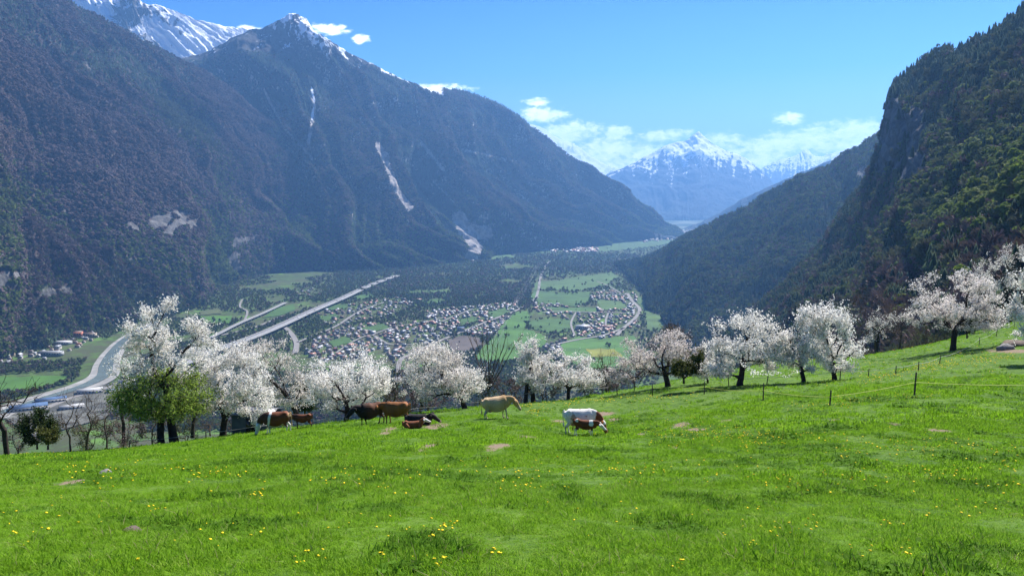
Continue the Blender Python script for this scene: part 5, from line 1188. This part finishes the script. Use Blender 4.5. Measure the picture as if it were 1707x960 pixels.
BARE = [
 dict(name='gnarled_tree', base_px=(12, 752), crowns=[(15, 665, 48, 30), (-20, 680, 40, 30)], n_t=300, seed=22, r_base=.2, fork=.55, leaf=None, label='old gnarled tree with bare twigs at the left edge', gaps=.2, seg=.5),
 dict(name='leafless_tree', base_px=(118, 748), crowns=[(112, 690, 20, 42)], Y=66, n_t=200, seed=23, r_base=.1, label='thin leafless tree right of the dark evergreen bush', group=BT, leaf=None),
 dict(name='leafless_tree', base_px=(145, 745), crowns=[(148, 690, 22, 46)], Y=68, n_t=220, seed=24, r_base=.12, label='forked leafless tree left of the green apple tree', group=BT, leaf=None),
 dict(name='leafless_tree', base_px=(178, 745), crowns=[(176, 700, 22, 36)], Y=70, n_t=200, seed=25, r_base=.1, label='leafless tree touching the left side of the apple tree', group=BT, leaf=None),
 dict(name='leafless_tree', base_px=(655, 692), crowns=[(655, 640, 22, 40)], Y=76, n_t=260, seed=26, r_base=.12, label='leafless tree between the round cherry and the brownish one', group=BT, leaf=None),
 dict(name='leafless_tree', base_px=(1460, 592), crowns=[(1458, 520, 42, 46), (1475, 550, 34, 30)], Y=112, n_t=520, seed=28, r_base=.22, label='broad dark leafless tree left of the umbrella-shaped cherry', group=BT, leaf='bare', part='buds', per=2, size=.06),
 dict(name='leafless_tree', base_px=(1500, 590), crowns=[(1505, 535, 28, 36)], Y=116, n_t=320, seed=29, r_base=.18, label='smaller leafless tree hugging the umbrella-shaped cherry on its left', group=BT, leaf='bare', part='buds', per=2, size=.06),
 dict(name='leafless_tree', base_px=(1110, 640), crowns=[(1115, 570, 38, 30)], Y=84, n_t=380, seed=30, r_base=.16, label='reddish brown leafless tree behind the wide pinkish cherry', group=BT, leaf='bare', part='buds', per=2, size=.06),
 dict(name='leafless_tree', base_px=(1012, 650), crowns=[(1008, 612, 22, 26)], Y=84, n_t=240, seed=31, r_base=.1, label='small leafless tree between the low cherry and the pinkish one', group=BT, leaf=None),
 dict(name='leafless_tree', base_px=(1700, 560), crowns=[(1690, 470, 40, 50)], Y=130, n_t=380, seed=32, r_base=.2, label='grey leafless tree at the right edge behind the cherries', group=BT, leaf=None),
 dict(name='leafless_tree', base_px=(350, 722), crowns=[(340, 706, 40, 14)], Y=74, n_t=240, seed=33, r_base=.08, label='low leafless bush under the dense white cherry', group=BT, leaf=None),
]
for t in TREES+[dict(b, barkm='bark_twig') if b['leaf'] or b['seed'] != 22 else b for b in BARE]:
    kw = dict(t); tr = kw.pop('trunks', 1)
    root, Pl, par, R, rng = make_tree(**kw)
    if tr == 2:
        top = Pl[4]; side = 1.0 if t['seed'] == 21 else .7
        V, Fq = tube_mesh('t', [(side, .5, -.3), (side*.95, .4, .5), (side*.8, .2, top[2]*.8), (top[0]+.1, top[1], top[2]+.5)], [.26, .2, .17, .1], 7); obj('trunk', mesh('second_trunk', V, [Fq], True), M['bark_dark'], root)
# poplar-like tall bare stems
rng = np.random.default_rng(40); q = np.array(P(815, 650, 84)); root = empty('coppiced_tree', tuple(q), label='fan of tall bare stems rising above the white cherries in the middle', cat='tree')
for k in range(9):
    a = -.35+.11*k; hh = rng.uniform(5.2, 7.4); pl = [(0, rng.normal(0, .1), 0)]+[(math.sin(a)*hh*f+rng.normal(0, .05), rng.normal(0, .15), math.cos(a)*hh*f) for f in (.25, .5, .75, 1)]
    V, Fq = tube_mesh('s', pl, [.08, .06, .045, .03, .012], 5); bits = [(V, Fq)]
    for j in range(12):
        f = rng.uniform(.35, .95); b = np.array([math.sin(a)*hh*f, 0, math.cos(a)*hh*f]); e = b+np.array([math.sin(a)*.7+rng.normal(0, .3), rng.normal(0, .3), rng.uniform(.6, 1.3)]); bits.append(tube_mesh('s', [b, (b+e)/2+[0, 0, -.05], e], [.02, .014, .007], 3))
    V, Fq = join(bits); obj('stem', mesh('stem', V, [Fq]), M['bark_twig'], root)
# bushes and thickets beyond the fence
def bush(name, u, v, Y, ru, rv, n, leafm, label, group=None, seed=1, size=.07, per=5, cat='bush', part='leaves'):
    return make_tree(name, (u, v), [(u, v-rv, ru, rv)], Y=Y, n_t=n, leaf=leafm, per=per, size=size, seed=seed, r_base=.09, fork=.15, label=label, cat=cat, group=group, part=part, seg=.35, rmax=.03)
bush('evergreen_bush', 62, 744, 68, 30, 30, 420, 'ever', 'dark evergreen bush right of the gnarled tree at far left', seed=41, per=9)
bush('evergreen_bush', 80, 744, 64, 14, 14, 160, 'olive', 'small yellowish bush beside the dark evergreen at far left', seed=42, per=8)
bush('holly_bush', 508, 690, 78, 20, 32, 420, 'ever', 'dark holly-like tree between two white cherries behind the calf', seed=43, per=10, cat='tree')
bush('ivy_clump', 1140, 634, 61, 20, 14, 220, 'olive', 'olive ivy clump low in the wide pinkish cherry', seed=44, per=9)
bush('ivy_clump', 1165, 610, 61, 9, 9, 110, 'olive', 'small round mistletoe-like clump right of the ivy', seed=45, per=9)
bush('ivy_clump', 1612, 560, 80, 14, 22, 180, 'olive', 'olive ivy clump right of the umbrella cherry trunk', seed=46, per=8)
thick = [(150, 748, 80, 34), (205, 745, 80, 34), (255, 742, 80, 36), (310, 735, 80, 30), (400, 722, 80, 34), (435, 712, 82, 30), (645, 690, 82, 30), (680, 685, 80, 34), (715, 680, 82, 34), (808, 672, 84, 28), (845, 668, 84, 26), (905, 660, 86, 26), (985, 655, 88, 24), (1015, 650, 90, 24), (1060, 645, 86, 22), (1160, 636, 86, 22), (1420, 600, 116, 22), (1530, 582, 120, 26), (1640, 560, 122, 26), (30, 750, 80, 30), (1010, 648, 84, 20), (1555, 578, 118, 24)]
tw = ['at the far left behind the leafless trees', 'behind the left side of the apple tree', 'behind the apple tree trunk', 'under the dense white cherry', 'under the cherry above the grazing cow', 'left of the holly-like tree', 'right of the round cherry', 'behind the tan cow', 'left of the beige cow', 'behind the beige cow', 'right of the beige cow', 'by the narrow cherry', 'above the white cow', 'right of the low cherry', 'left of the pinkish cherry', 'under the big round cherry', 'right of the upright cherry', 'left under the umbrella cherry', 'right under the umbrella cherry', 'behind the gnarled tree', 'beyond the fence above the white cow', 'behind the umbrella cherry trunk']
for i, (u, v, Y, rv) in enumerate(thick):
    bush('thicket', u, v+8, Y, 32, rv, 210, 'bare' if i % 3 else 'bare_cool', 'brown leafless thicket '+tw[i], 'leafless thickets beyond the fence', 50+i, .07, 2, 'thicket', 'buds')
print('trees', time.time()-T0)

# ------------------------------------------------------------------ cattle
def ctube(pts, n=14, sub=4):
    """loft: pts of (x, y, z, half width, half height); round ends"""
    A = catmull(np.array(pts, float), (len(pts)-1)*sub+1); p = A[:, :3]; d = np.gradient(p, axis=0); d /= np.linalg.norm(d, axis=1, keepdims=True)+1e-9
    lat = np.tile([[0, 1., 0]], (len(p), 1)); lat = lat-d*(lat*d).sum(1, keepdims=True); bad = np.linalg.norm(lat, axis=1) < .2; lat[bad] = (1, 0, 0); lat /= np.linalg.norm(lat, axis=1, keepdims=True); up = np.cross(d, lat)
    th = np.arange(n)*2*math.pi/n; V = p[:, None]+lat[:, None]*np.cos(th)[None, :, None]*A[:, 3][:, None, None]+up[:, None]*np.sin(th)[None, :, None]*A[:, 4][:, None, None]
    k = len(p); i = np.arange(k-1)[:, None]*n; j = np.arange(n)[None, :]; jn = (j+1) % n; Fq = np.stack([i+j, i+jn, i+jn+n, i+j+n], -1).reshape(-1, 4)
    V = V.reshape(-1, 3); c0 = p[0]-d[0]*min(A[0, 3], A[0, 4])*.5; c1 = p[-1]+d[-1]*min(A[-1, 3], A[-1, 4])*.5; V = np.concatenate([V, [c0, c1]]); e = len(V)
    T = [[e-2, (a+1) % n, a] for a in range(n)]+[[e-1, (k-1)*n+a, (k-1)*n+(a+1) % n] for a in range(n)]
    return V, Fq, np.array(T)
def ball(x, y, z, rx, ry, rz):
    return ctube([(x-rx, y, z, ry*.15, rz*.15), (x-rx*.7, y, z, ry*.72, rz*.72), (x, y, z, ry, rz), (x+rx*.7, y, z, ry*.72, rz*.72), (x+rx, y, z, ry*.15, rz*.15)], 12, 3)
def remesh(parts, voxel, iters=4):
    V, Q, T, k = [], [], [], 0
    for v, q, t in parts: V.append(v); Q.append(np.asarray(q)+k); T.append(np.asarray(t)+k); k += len(v)
    me = mesh('raw', np.concatenate(V), [np.concatenate(Q), np.concatenate(T)]); o = bpy.data.objects.new('raw', me); COL.objects.link(o)
    md_ = o.modifiers.new('r', 'REMESH'); md_.mode = 'VOXEL'; md_.voxel_size = voxel; md_.use_smooth_shade = True
    sm_ = o.modifiers.new('s', 'SMOOTH'); sm_.factor = .5; sm_.iterations = iters
    dg = bpy.context.evaluated_depsgraph_get(); out = bpy.data.meshes.new_from_object(o.evaluated_get(dg)); bpy.data.objects.remove(o); bpy.data.meshes.remove(me); out.materials.clear()
    out.polygons.foreach_set('use_smooth', np.ones(len(out.polygons), bool)); return out
m, N_ = mat('coat', (.5, .5, .5), .75, .2)
ca_ = N_.node('ShaderNodeAttribute', attribute_name='coat').outputs['Vector']; pos = N_.node('ShaderNodeTexCoord').outputs['Object']
c = N_.mix(N_.ramp(N_.noise(pos, 14, 4, .6), .3, .7), (.82, .82, .82), (1.08, 1.08, 1.08)); c = N_.mix(1.0, ca_, c, 'MULTIPLY'); N_.l.new(c, N_.b.inputs['Base Color'])
try: N_.b.inputs['Sheen Weight'].default_value = .08
except Exception: pass
bp = N_.node('ShaderNodeBump', {'Strength': .25, 'Distance': .02, 'Height': N_.noise(pos, 30, 4)}); N_.l.new(bp.outputs[0], N_.b.inputs['Normal']); M['coat'] = m
M['hoof'] = simple('hoof', (.05, .04, .035)); M['muzzle'] = simple('muzzle_skin', (.25, .16, .13), rough=.5); M['eye'] = simple('eye', (.01, .008, .006), rough=.1); M['udder'] = simple('udder_skin', (.5, .3, .24), rough=.7)
RED, TAN, CREAM, BLK, WHT, DBR = (.15, .045, .015), (.24, .09, .024), (.55, .36, .18), (.012, .010, .010), (.72, .68, .62), (.055, .024, .013)
def cow(name, px, heading, coatfn, label, cat, pose='graze', scale=1.0, head=None, bull=False, calf=False, udder=True, tilt=0.0, legk=(0, 0, 0, 0), tailc=None, loc=None, earc=None, headyaw=0.0):
    tr = []; B = 1.12 if bull else 1.0; slim = .78 if calf else 1.0; dz = 0.0
    lying = pose == 'lie'
    if lying: dz = -.58
    XS = .9
    def body_(T_): V_, Q_, U_ = T_; V_ = V_.copy(); V_[:, 0] *= XS; tr.append((V_, Q_, U_))
    body_(ctube([(-.92, 0, 1.2+dz, .08, .09), (-.86, 0, 1.14+dz, .19, .2), (-.7, 0, 1.06+dz, .265*slim+.02, .32*slim+.02), (-.45, 0, 1.0+dz, .30*slim, .38*slim), (-.1, 0, .92+dz, .37*slim*B, .465*slim), (.2, 0, .92+dz, .36*slim*B, .465*slim*B), (.48, 0, .98+dz, .30*slim*B, .42*slim*B), (.68, 0, 1.0+dz, .24*B*slim, .37*slim*B), (.84, 0, 1.05+dz, .14*B, .24*slim*B), (.92, 0, 1.06+dz, .06, .12)], 20))
    for s in (-1, 1):
        body_(ball(-.62, s*.17*slim, 1.27+dz, .13, .08, .08)); body_(ball(-.9, s*.09, 1.18+dz, .06, .05, .07)); body_(ball(.5, s*.17*slim*B, 1.0+dz, .17, .1*B*slim, .24)); body_(ball(-.68, s*.16*slim, 1.0+dz, .2, .13*slim, .26))
    if not calf: body_(ball(.5, 0, 1.3+dz, .2, .11*B, .12*B*(1.25 if bull else 1)))
    hd = head or {'graze': (1.06, 0, .68, -68), 'low': (1.1, 0, 1.0, -52), 'up': (1.2, 0, 1.5, -22), 'level': (1.1, 0, 1.25, -40), 'lie': (1.02, 0, .86, -22), 'suck': (1.1, 0, 1.0, -20)}[pose]
    hx, hy, hz, hp = hd; hpr = rad(hp); fx, fz = math.cos(hpr), math.sin(hpr); ux, uz = -fz, fx
    cyw, syw = math.cos(headyaw), math.sin(headyaw)
    def hpt(a, b, w_, h_): # along the head, above its axis
        return (hx+(a*fx+b*ux)*cyw, hy+(a*fx+b*ux)*syw, hz+a*fz+b*uz, w_, h_)
    nk = (hx-.06*fx, hy-.06*fx*syw, hz-.06*fz)
    nb, nw = (.30*B*slim, .17*B)
    mid = ((.72+nk[0])/2, nk[1]/2, (1.1+dz+nk[2])/2+.05)
    tr.append(ctube([(.42, 0, 1.08+dz, .2*B*slim, .32*B*slim), (.64, 0, 1.1+dz, .16*B, .27*B*slim), (mid[0], mid[1], mid[2]-.02, .135*B, .225*B), (nk[0], nk[1], nk[2], .105*B, .15*B), hpt(.08, -.02, .08, .1)], 16))
    tr.append(ctube([(.55, 0, .78+dz, .08*B, .12), (.72, 0, .86+dz, .06*B, .14*B), (mid[0]-.03, mid[1], mid[2]-.13*B, .035, .07), (nk[0], nk[1], nk[2]-.08, .03, .04)], 10))
    hs = 1.26 if bull else (1.08 if calf else 1.18)
    tr.append(ctube([hpt(-.1*hs, .03, .07*hs, .06*hs), hpt(-.03*hs, .03, .12*hs, .1*hs), hpt(.08*hs, .01, .135*hs, .135*hs), hpt(.2*hs, -.01, .115*hs, .125*hs), hpt(.33*hs, -.02, .085*hs, .098*hs), hpt(.44*hs, -.02, .088*hs, .085*hs), hpt(.52*hs, -.025, .085*hs, .072*hs), hpt(.56*hs, -.03, .05*hs, .04*hs)], 14))
    LW = 1.4 if not calf else 1.2
    if not lying:
        for s, k in ((-1, legk[0]), (1, legk[1])):
            y = s*.165*slim
            body_(ctube([(.52, y, .98, .1*LW, .17), (.55+k*.2, y, .76, .078*LW, .1), (.55+k*.5, y, .6, .056*LW, .066), (.56+k*.8, y, .47, .052*LW, .056), (.55+k, y, .36, .036*LW, .042), (.55+k*1.1, y, .2, .033*LW, .038), (.56+k*1.15, y, .1, .042*LW, .046), (.59+k*1.2, y, .045, .048*LW, .052), (.6+k*1.2, y, .0, .052*LW, .056)], 10))
        for s, k in ((-1, legk[2]), (1, legk[3])):
            y = s*.175*slim
            body_(ctube([(-.68, y, 1.05, .12*slim, .24), (-.62+k*.1, y, .84, .105*slim, .19), (-.6+k*.3, y, .68, .075*LW, .125), (-.68+k*.5, y, .55, .05*LW, .078), (-.765+k*.7, y, .45, .046*LW, .056), (-.755+k*.9, y, .34, .034*LW, .042), (-.73+k, y, .2, .033*LW, .038), (-.715+k*1.05, y, .1, .042*LW, .046), (-.68+k*1.1, y, .045, .048*LW, .052), (-.67+k*1.1, y, 0, .052*LW, .056)], 10))
    else:
        for s in (-1, 1):
            body_(ctube([(-.65, s*.2, .42, .15, .22), (-.42, s*.34, .3, .1, .13), (-.3, s*.38, .13, .06, .07), (-.5, s*.4, .07, .04, .045), (-.26, s*.42, .05, .035, .04)], 10))
            body_(ctube([(.5, s*.2, .36, .1, .14), (.66, s*.26, .2, .065, .08), (.78, s*.26, .1, .055, .06), (.6, s*.28, .05, .04, .045), (.5, s*.27, .045, .04, .04)], 10))
    me = remesh(tr, .022 if not calf else .026, 5)
    n = len(me.vertices); co = np.empty(n*3, np.float32); me.vertices.foreach_get('co', co); co = co.reshape(-1, 3)
    hmask = sstep(((co[:, 0]-hx)*fx+(co[:, 2]-hz)*fz), -.14, -.02)*(np.hypot(co[:, 0]-hx, co[:, 2]-hz) < .68)*(co[:, 0] > .66)
    hl = ((co[:, 0]-hx)*fx+(co[:, 2]-hz)*fz)/hs
    C_ = coatfn(co, hmask, hl, fbm(co[:, 0]*2.4, co[:, 1]*2.4, co[:, 2]*2.4, 3, 400+len(name))); C_ = np.clip(C_, 0, 1)
    at = me.attributes.new('coat', 'FLOAT_VECTOR', 'POINT'); at.data.foreach_set('vector', C_.astype(np.float32).ravel())
    q = on_meadow(*px) if loc is None else np.array(loc); root = empty(name, tuple(q-np.array([0, 0, .035])), heading, label=label, cat=cat); root.scale = (scale,)*3; root.rotation_euler = (0, tilt, heading)
    obj('body', me, M['coat'], root)
    tc_ = tailc or tuple(np.median(C_[co[:, 0] < -.75], axis=0)); ec = earc or tuple(np.median(C_[(hmask > .5)] if (hmask > .5).any() else C_, axis=0))
    def cm(nm, col):
        key = 'hair_%d_%d_%d' % tuple(int(x*255) for x in col)
        if key not in M: M[key] = simple(key.replace('hair', nm), col, var=.2, scale=12)
        return M[key]
    bz = 1.25+dz; TX = .1
    tl = [(-.80, 0, bz+.04, .04, .04), (-.89, .01, bz-.02, .032, .03), (-.9, .02, bz-.3*(1 if not lying else .6), .022, .022), (-.88, .03, max(.12, bz-.58*(1 if not lying else .9)), .02, .02), (-.87, .03, max(.08, bz-.7), .045, .045), (-.87, .03, max(.05, bz-.84), .03, .03)]
    V, Q, T = ctube(tl, 8, 3); obj('tail', mesh('tail', V, [Q, T], True), cm('tail', tc_), root)
    for s in (-1, 1):
        c0 = np.array(hpt(-.03*hs, .06*hs, 0, 0)[:3])+np.array([0, s*.1*hs, 0]); c1 = c0+np.array([-.03*fx, s*.16*hs, .0]); c2 = c0+np.array([-.05*fx, s*.28*hs, -.06])
        V, Q, T = ctube([(*c0, .03, .025), (*c1, .075, .085), (*c2, .02, .02)], 8, 3); obj('ear', mesh('ear', V, [Q, T], True), cm('ear', ec), root)
        e = np.array(hpt(.12*hs, .05*hs, 0, 0)[:3])+np.array([0, s*.128*hs, 0]); V, Q, T = ball(e[0], e[1], e[2], .018, .014, .018); obj('eye', mesh('eye', V, [Q, T], True), M['eye'], root)
    V, Q, T = ctube([hpt(.5*hs, -.025, .088*hs, .072*hs), hpt(.555*hs, -.028, .08*hs, .062*hs), hpt(.59*hs, -.03, .05*hs, .04*hs)], 10, 2); obj('muzzle', mesh('muzzle', V, [Q, T], True), M['muzzle'], root)
    if udder and not calf and not bull and not lying: V, Q, T = ball(-.36, 0, .60, .19, .14, .13); obj('udder', mesh('udder', V, [Q, T], True), M['udder'], root)
    if not lying:
        for s, k, xx in ((-1, legk[0]*1.08, .545), (1, legk[1]*1.08, .545), (-1, legk[2]*.99, -.6), (1, legk[3]*.99, -.6)):
            y = s*(.165 if xx > 0 else .175)*slim; V, Q, T = ctube([(xx+k, y, .05, .05*LW, .055), (xx+k+.012, y, .0, .058*LW, .064)], 10, 2); obj('hoof', mesh('hoof', V, [Q, T], True), M['hoof'], root)
    return root
L = lambda c: np.array(c)[None, :]
def blend(a, b, f): f = np.asarray(f)[:, None]; return a*(1-f)+b*f
def coat_brownwhite(co, hm, hl, nz):
    C_ = L(RED)*(1+nz[:, None]*.3)+co[:, :1]*0
    C_ = blend(C_, L(DBR), sstep(co[:, 0], .25, .55)*.8)
    C_ = blend(C_, L(WHT), sstep(.09-np.abs(co[:, 0]-.36+(co[:, 2]-1.1)*.25+nz*.09), 0, .04)*(co[:, 2] > .5))
    C_ = blend(C_, L(CREAM), sstep(-co[:, 0], .66, .8)*(co[:, 2] > 1.05)*.9); C_ = blend(C_, L(WHT), sstep(.5-co[:, 2]+nz*.1, 0, .1)*(hm < .2)); C_ = blend(C_, L(WHT), sstep(.68-co[:, 2]+nz*.1, 0, .06)*(np.abs(co[:, 1]) < .2)*(hm < .2)*(co[:, 0] < .5))
    return blend(C_, L(WHT), hm*(sstep(hl, -.3, .02)))
def coat_plain(c1, c2=None, dark_head=.0, belly=None):
    def f(co, hm, hl, nz):
        C_ = L(c1)*(1+nz[:, None]*.35)+co[:, :1]*0
        if c2 is not None: C_ = blend(C_, L(c2), sstep(co[:, 0]+nz*.25, .0, .6))
        if belly is not None: C_ = blend(C_, L(belly), sstep(.75-co[:, 2]+nz*.1, 0, .25))
        if dark_head: C_ = blend(C_, L(BLK), hm*dark_head)
        return C_
    return f
def coat_white(co, hm, hl, nz):
    C_ = L(WHT)+co[:, :1]*0; n3 = fbm(co[:, 0]*3.1, co[:, 1]*3.1, co[:, 2]*3.1, 3, 511)
    C_ = blend(C_, L((.3, .2, .15)), sstep(n3, .3, .38)*(co[:, 0] < .5)*.85); C_ = blend(C_, L(RED), sstep(co[:, 0]+nz*.2+(1.2-co[:, 2])*.35, .78, .86)*(hm < .5))
    C_ = blend(C_, L(TAN), (hm > .5)*1.0); return blend(C_, L(WHT), hm*sstep(.12-np.abs(hl-.05), 0, .05))
def coat_calfpatch(co, hm, hl, nz):
    C_ = L(RED)*(1+nz[:, None]*.3)+co[:, :1]*0; C_ = blend(C_, L(WHT), sstep(.56-co[:, 2]+nz*.12, 0, .06)*(hm < .3)); C_ = blend(C_, L(WHT), sstep(.15-np.hypot(co[:, 0]-.42, (co[:, 2]-1.2)*.6)+nz*.2, 0, .04)); C_ = blend(C_, L(WHT), sstep(.09-np.hypot(co[:, 0]+.6, (co[:, 2]-1.2)*.7)+nz*.2, 0, .04))
    return blend(C_, L(WHT), hm*sstep(hl, -.1, .03))
def coat_face(c1):
    def f(co, hm, hl, nz):
        C_ = L(c1)*(1+nz[:, None]*.3)+co[:, :1]*0; return blend(C_, L(WHT), hm*sstep(hl, .0, .06))
    return f
PI = math.pi
cow('cow', (463, 722), PI+.12, coat_brownwhite, 'red-brown and white cow grazing at far left, white band behind its shoulder', 'cow', 'graze', 1.0, legk=(.12, -.08, -.1, .1), tilt=.05, headyaw=0)
cow('calf', (506, 714), PI-.1, coat_plain(RED, DBR), 'dark red calf standing right behind the leftmost cow', 'calf', 'low', .74, calf=True , head=(1.12, 0, .95, -45), legk=(.1, -.05, .05, -.12), tilt=.05)
cow('bull', (620, 708), PI+.5, coat_plain((.10, .036, .016), (.02, .012, .01), .8), 'heavy dark brown bull with lowered black head beside the tan cow', 'bull', 'level', 1.02, bull=True, head=(1.05, 0, 1.2, -42), legk=(.06, -.1, .1, -.05), udder=False, tilt=.05)
cow('cow', (662, 706), PI-.12, coat_plain(TAN, (.27, .10, .03)), 'tan-orange cow nuzzling the side of the dark bull', 'cow', 'level', 1.02, head=(1.06, .08, 1.12, -38), legk=(-.05, .1, .05, -.08), tilt=.05, headyaw=0)
cow('cow', (697, 709), -.15, coat_plain(BLK, (.02, .015, .012)), 'black cow lying down behind the reddish calf', 'cow', 'lie', .86, head=(.95, 0, .74, -32), udder=False)
cow('calf', (688, 714), .12, coat_face((.21, .065, .022)), 'reddish calf with a white face lying in front of the black cow', 'calf', 'lie', .62, calf=True, head=(1.0, 0, .8, -20))
cow('cow', (829, 698), .16, coat_plain((.52, .37, .21), (.42, .26, .12), belly=(.50, .40, .28)), 'cream-beige cow standing alone, head lowered to the right', 'cow', 'low', 1.0, head=(1.08, 0, 1.0, -58), legk=(.05, -.12, -.08, .06), tilt=-.08)
w1 = on_meadow(968, 724)
cow('cow', (968, 724), -.12, coat_white, 'white cow with brown head grazing while the calf stands against her', 'cow', 'graze', 1.02, head=(1.08, 0, .72, -64), legk=(.1, -.06, -.1, .04), tilt=-.02)
cow('calf', (970, 727), -.1, coat_calfpatch, 'brown and white patched calf standing in front of the white cow', 'calf', 'suck', .70, calf=True, head=(1.08, 0, 1.0, -34), legk=(.06, -.06, .08, -.06), loc=w1+np.array([.1, -.95, float(H(w1[0]+.1, w1[1]-.95)-H(w1[0], w1[1]))]), tilt=.06)
print('cattle', time.time()-T0)

# ------------------------------------------------------------------ fences
M['post'] = simple('weathered_post', (.075, .06, .05), var=.35, scale=8); M['tape'] = simple('yellow_fence_tape', (.5, .55, .1), rough=.6, var=.1); M['wtape'] = simple('white_fence_tape', (.4, .4, .38), rough=.6, var=.1)
def fence(name, posts, tape_from_to, tapem, label, sag=.12, tape_h=.8):
    ps = [(on_meadow(u, v), h) for u, v, h in posts]; root = empty(name, tuple(ps[0][0]), label=label, cat='fence'); o0 = ps[0][0]
    for (q, h), (u, v, hp) in zip(ps, posts):
        hh = hp*q[1]/F; rr0 = .045 if hp > 35 else .04; b = q-o0; ln = random.Random(u).gauss(0, .05)
        V, Q, T = ctube([(b[0], b[1], b[2]-.15, rr0, rr0), (b[0]+ln*.5, b[1], b[2]+hh*.5, rr0*.95, rr0*.95), (b[0]+ln, b[1], b[2]+hh, rr0*.85, rr0*.85)], 7, 2)
        obj('post', mesh('post', V, [Q, T]), M['post'], root)
    i0, i1 = tape_from_to; pt = []
    for k in range(i0, i1):
        a, ha = ps[k][0], ps[k][1]*ps[k][0][1]/F; b, hb = ps[k+1][0], ps[k+1][1]*ps[k+1][0][1]/F
        ta = a+np.array([0, -.05, ha*tape_h]); tb = b+np.array([0, -.05, hb*tape_h]); L_ = np.linalg.norm(tb-ta)
        for j in range(10): t = j/10; pt.append(ta*(1-t)+tb*t-np.array([0, 0, min(.35, sag*L_*.12)*4*t*(1-t)]))
    pt.append(tb)
    if len(pt) > 1:
        pt = np.array(pt)-o0; V, Fq = tube_mesh('tape', pt, .014, 4); obj('fence_tape', mesh('fence_tape', V, [Fq]), tapem, root)
    return root
fence('electric_fence', [(1029, 660, 18), (1057, 652, 17), (1088, 659, 22), (1174, 657, 22), (1272, 668, 31), (1383, 677, 28), (1524, 661, 42), (1760, 664, 40)], (2, 7), M['tape'], 'fence of dark posts with yellow tape crossing the right side of the pasture', .1, .6)
fence('electric_fence', [(118, 753, 16), (215, 744, 14), (343, 727, 14), (430, 712, 12), (560, 698, 12), (700, 678, 12), (800, 668, 12), (858, 664, 20), (911, 661, 25), (975, 656, 20), (1015, 650, 14)], (1, 10), M['wtape'], 'long low fence with white tape running behind the cattle')
fence('post_row', [(1215, 643, 16), (1278, 640, 14), (1400, 634, 20), (1447, 630, 16), (1493, 624, 15), (1531, 617, 15), (1566, 606, 14), (1632, 575, 13), (1661, 560, 14), (1690, 548, 12)], (0, 9), M['wtape'], 'row of short posts climbing the slope past the umbrella cherry')
# small dark trough shed under the cherries
q = on_meadow(402, 721); root = empty('field_shed', tuple(q+np.array([0, 3.5, -.9])), -.1, label='small blue-grey field shed half hidden under the dense white cherry', cat='shed')
M['slate'] = simple('slate_paint', (.07, .10, .14), var=.15, scale=2)
obj('wall', boxes('shed_wall', [(-1.5, 1.5, -1, 1, -.3, 1.5)]), M['slate'], root); V, Fq = roof_mesh(3, 2, 1.5, .25, .15, .06); obj('roof', mesh('shed_roof', V, [Fq]), M['roof_dark'], root); obj('door', boxes('door', [(-.4, .4, -1.03, -.98, 0, 1.3)]), M['dark'], root)
# rocks
M['rock'] = simple('pale_rock', (.2, .19, .18), var=.35, scale=4); M['rock_dark'] = simple('earthy_rock', (.13, .10, .08), var=.35, scale=2)
def rock(u, v, sx, sy, sz, material, label, seed):
    th, ph = np.meshgrid(np.linspace(0, 2*PI, 15)[:-1], np.linspace(-1.5, 1.5, 9)); x = np.cos(th)*np.cos(ph); y = np.sin(th)*np.cos(ph); z = np.sin(ph); rr0 = 1+fbm(x*1.6, y*1.6, z*1.6, 3, seed)*.5
    V = np.stack([x*rr0*sx, y*rr0*sy, z*rr0*sz], -1).reshape(-1, 3); i = np.arange(9*14).reshape(9, 14); j = np.roll(i, -1, 1); Fq = np.stack([i[:-1], j[:-1], j[1:], i[1:]], -1).reshape(-1, 4)
    q = on_meadow(u, v); obj('rock', mesh('rock', V, [Fq, i[0][None, ::-1], i[-1][None, :]] if False else [Fq]), material, loc=tuple(q+np.array([0, 0, sz*.3])), label=label, cat='rock')
rock(175, 791, .16, .14, .09, M['rock'], 'small pale stone in the grass at left', 1); rock(1676, 583, .9, .5, .42, M['rock'], 'grey boulder on the slope at the right edge', 2)
rock(1702, 576, 1.6, 1.0, .38, M['rock_dark'], 'brown earthy outcrop behind the grey boulder at right', 3); rock(218, 888, .11, .09, .05, M['rock_dark'], 'dark molehill of dirt in the grass at lower left', 4)  # the last one is a molehill of dirt, built as a rock

# ------------------------------------------------------------------ haze
m = bpy.data.materials.new('haze_air'); m.use_nodes = True; N_ = NT(m.node_tree); N_.n.clear()
pv = N_.node('ShaderNodeVolumePrincipled', {'Color': (.21, .48, 1.0, 1), 'Density': HAZE_DENSITY, 'Anisotropy': .35}); N_.node('ShaderNodeOutputMaterial', {1: pv.outputs[0]})
V, Fq = box(-16000, 24000, -900, 31000, VZ-130, max(float(S_['A'][..., 2].max()) for S_ in (SL, SN, SB, SS, SP1, SP2, SP3, SP4, SR1, SR2))+40); obj('haze', mesh('haze', V, [np.array(Fq)]), m, kind='stuff', label='thin blue air filling the valley', cat='haze')
print('done', time.time()-T0, 'polys', sum(len(m_.polygons) for m_ in bpy.data.meshes))
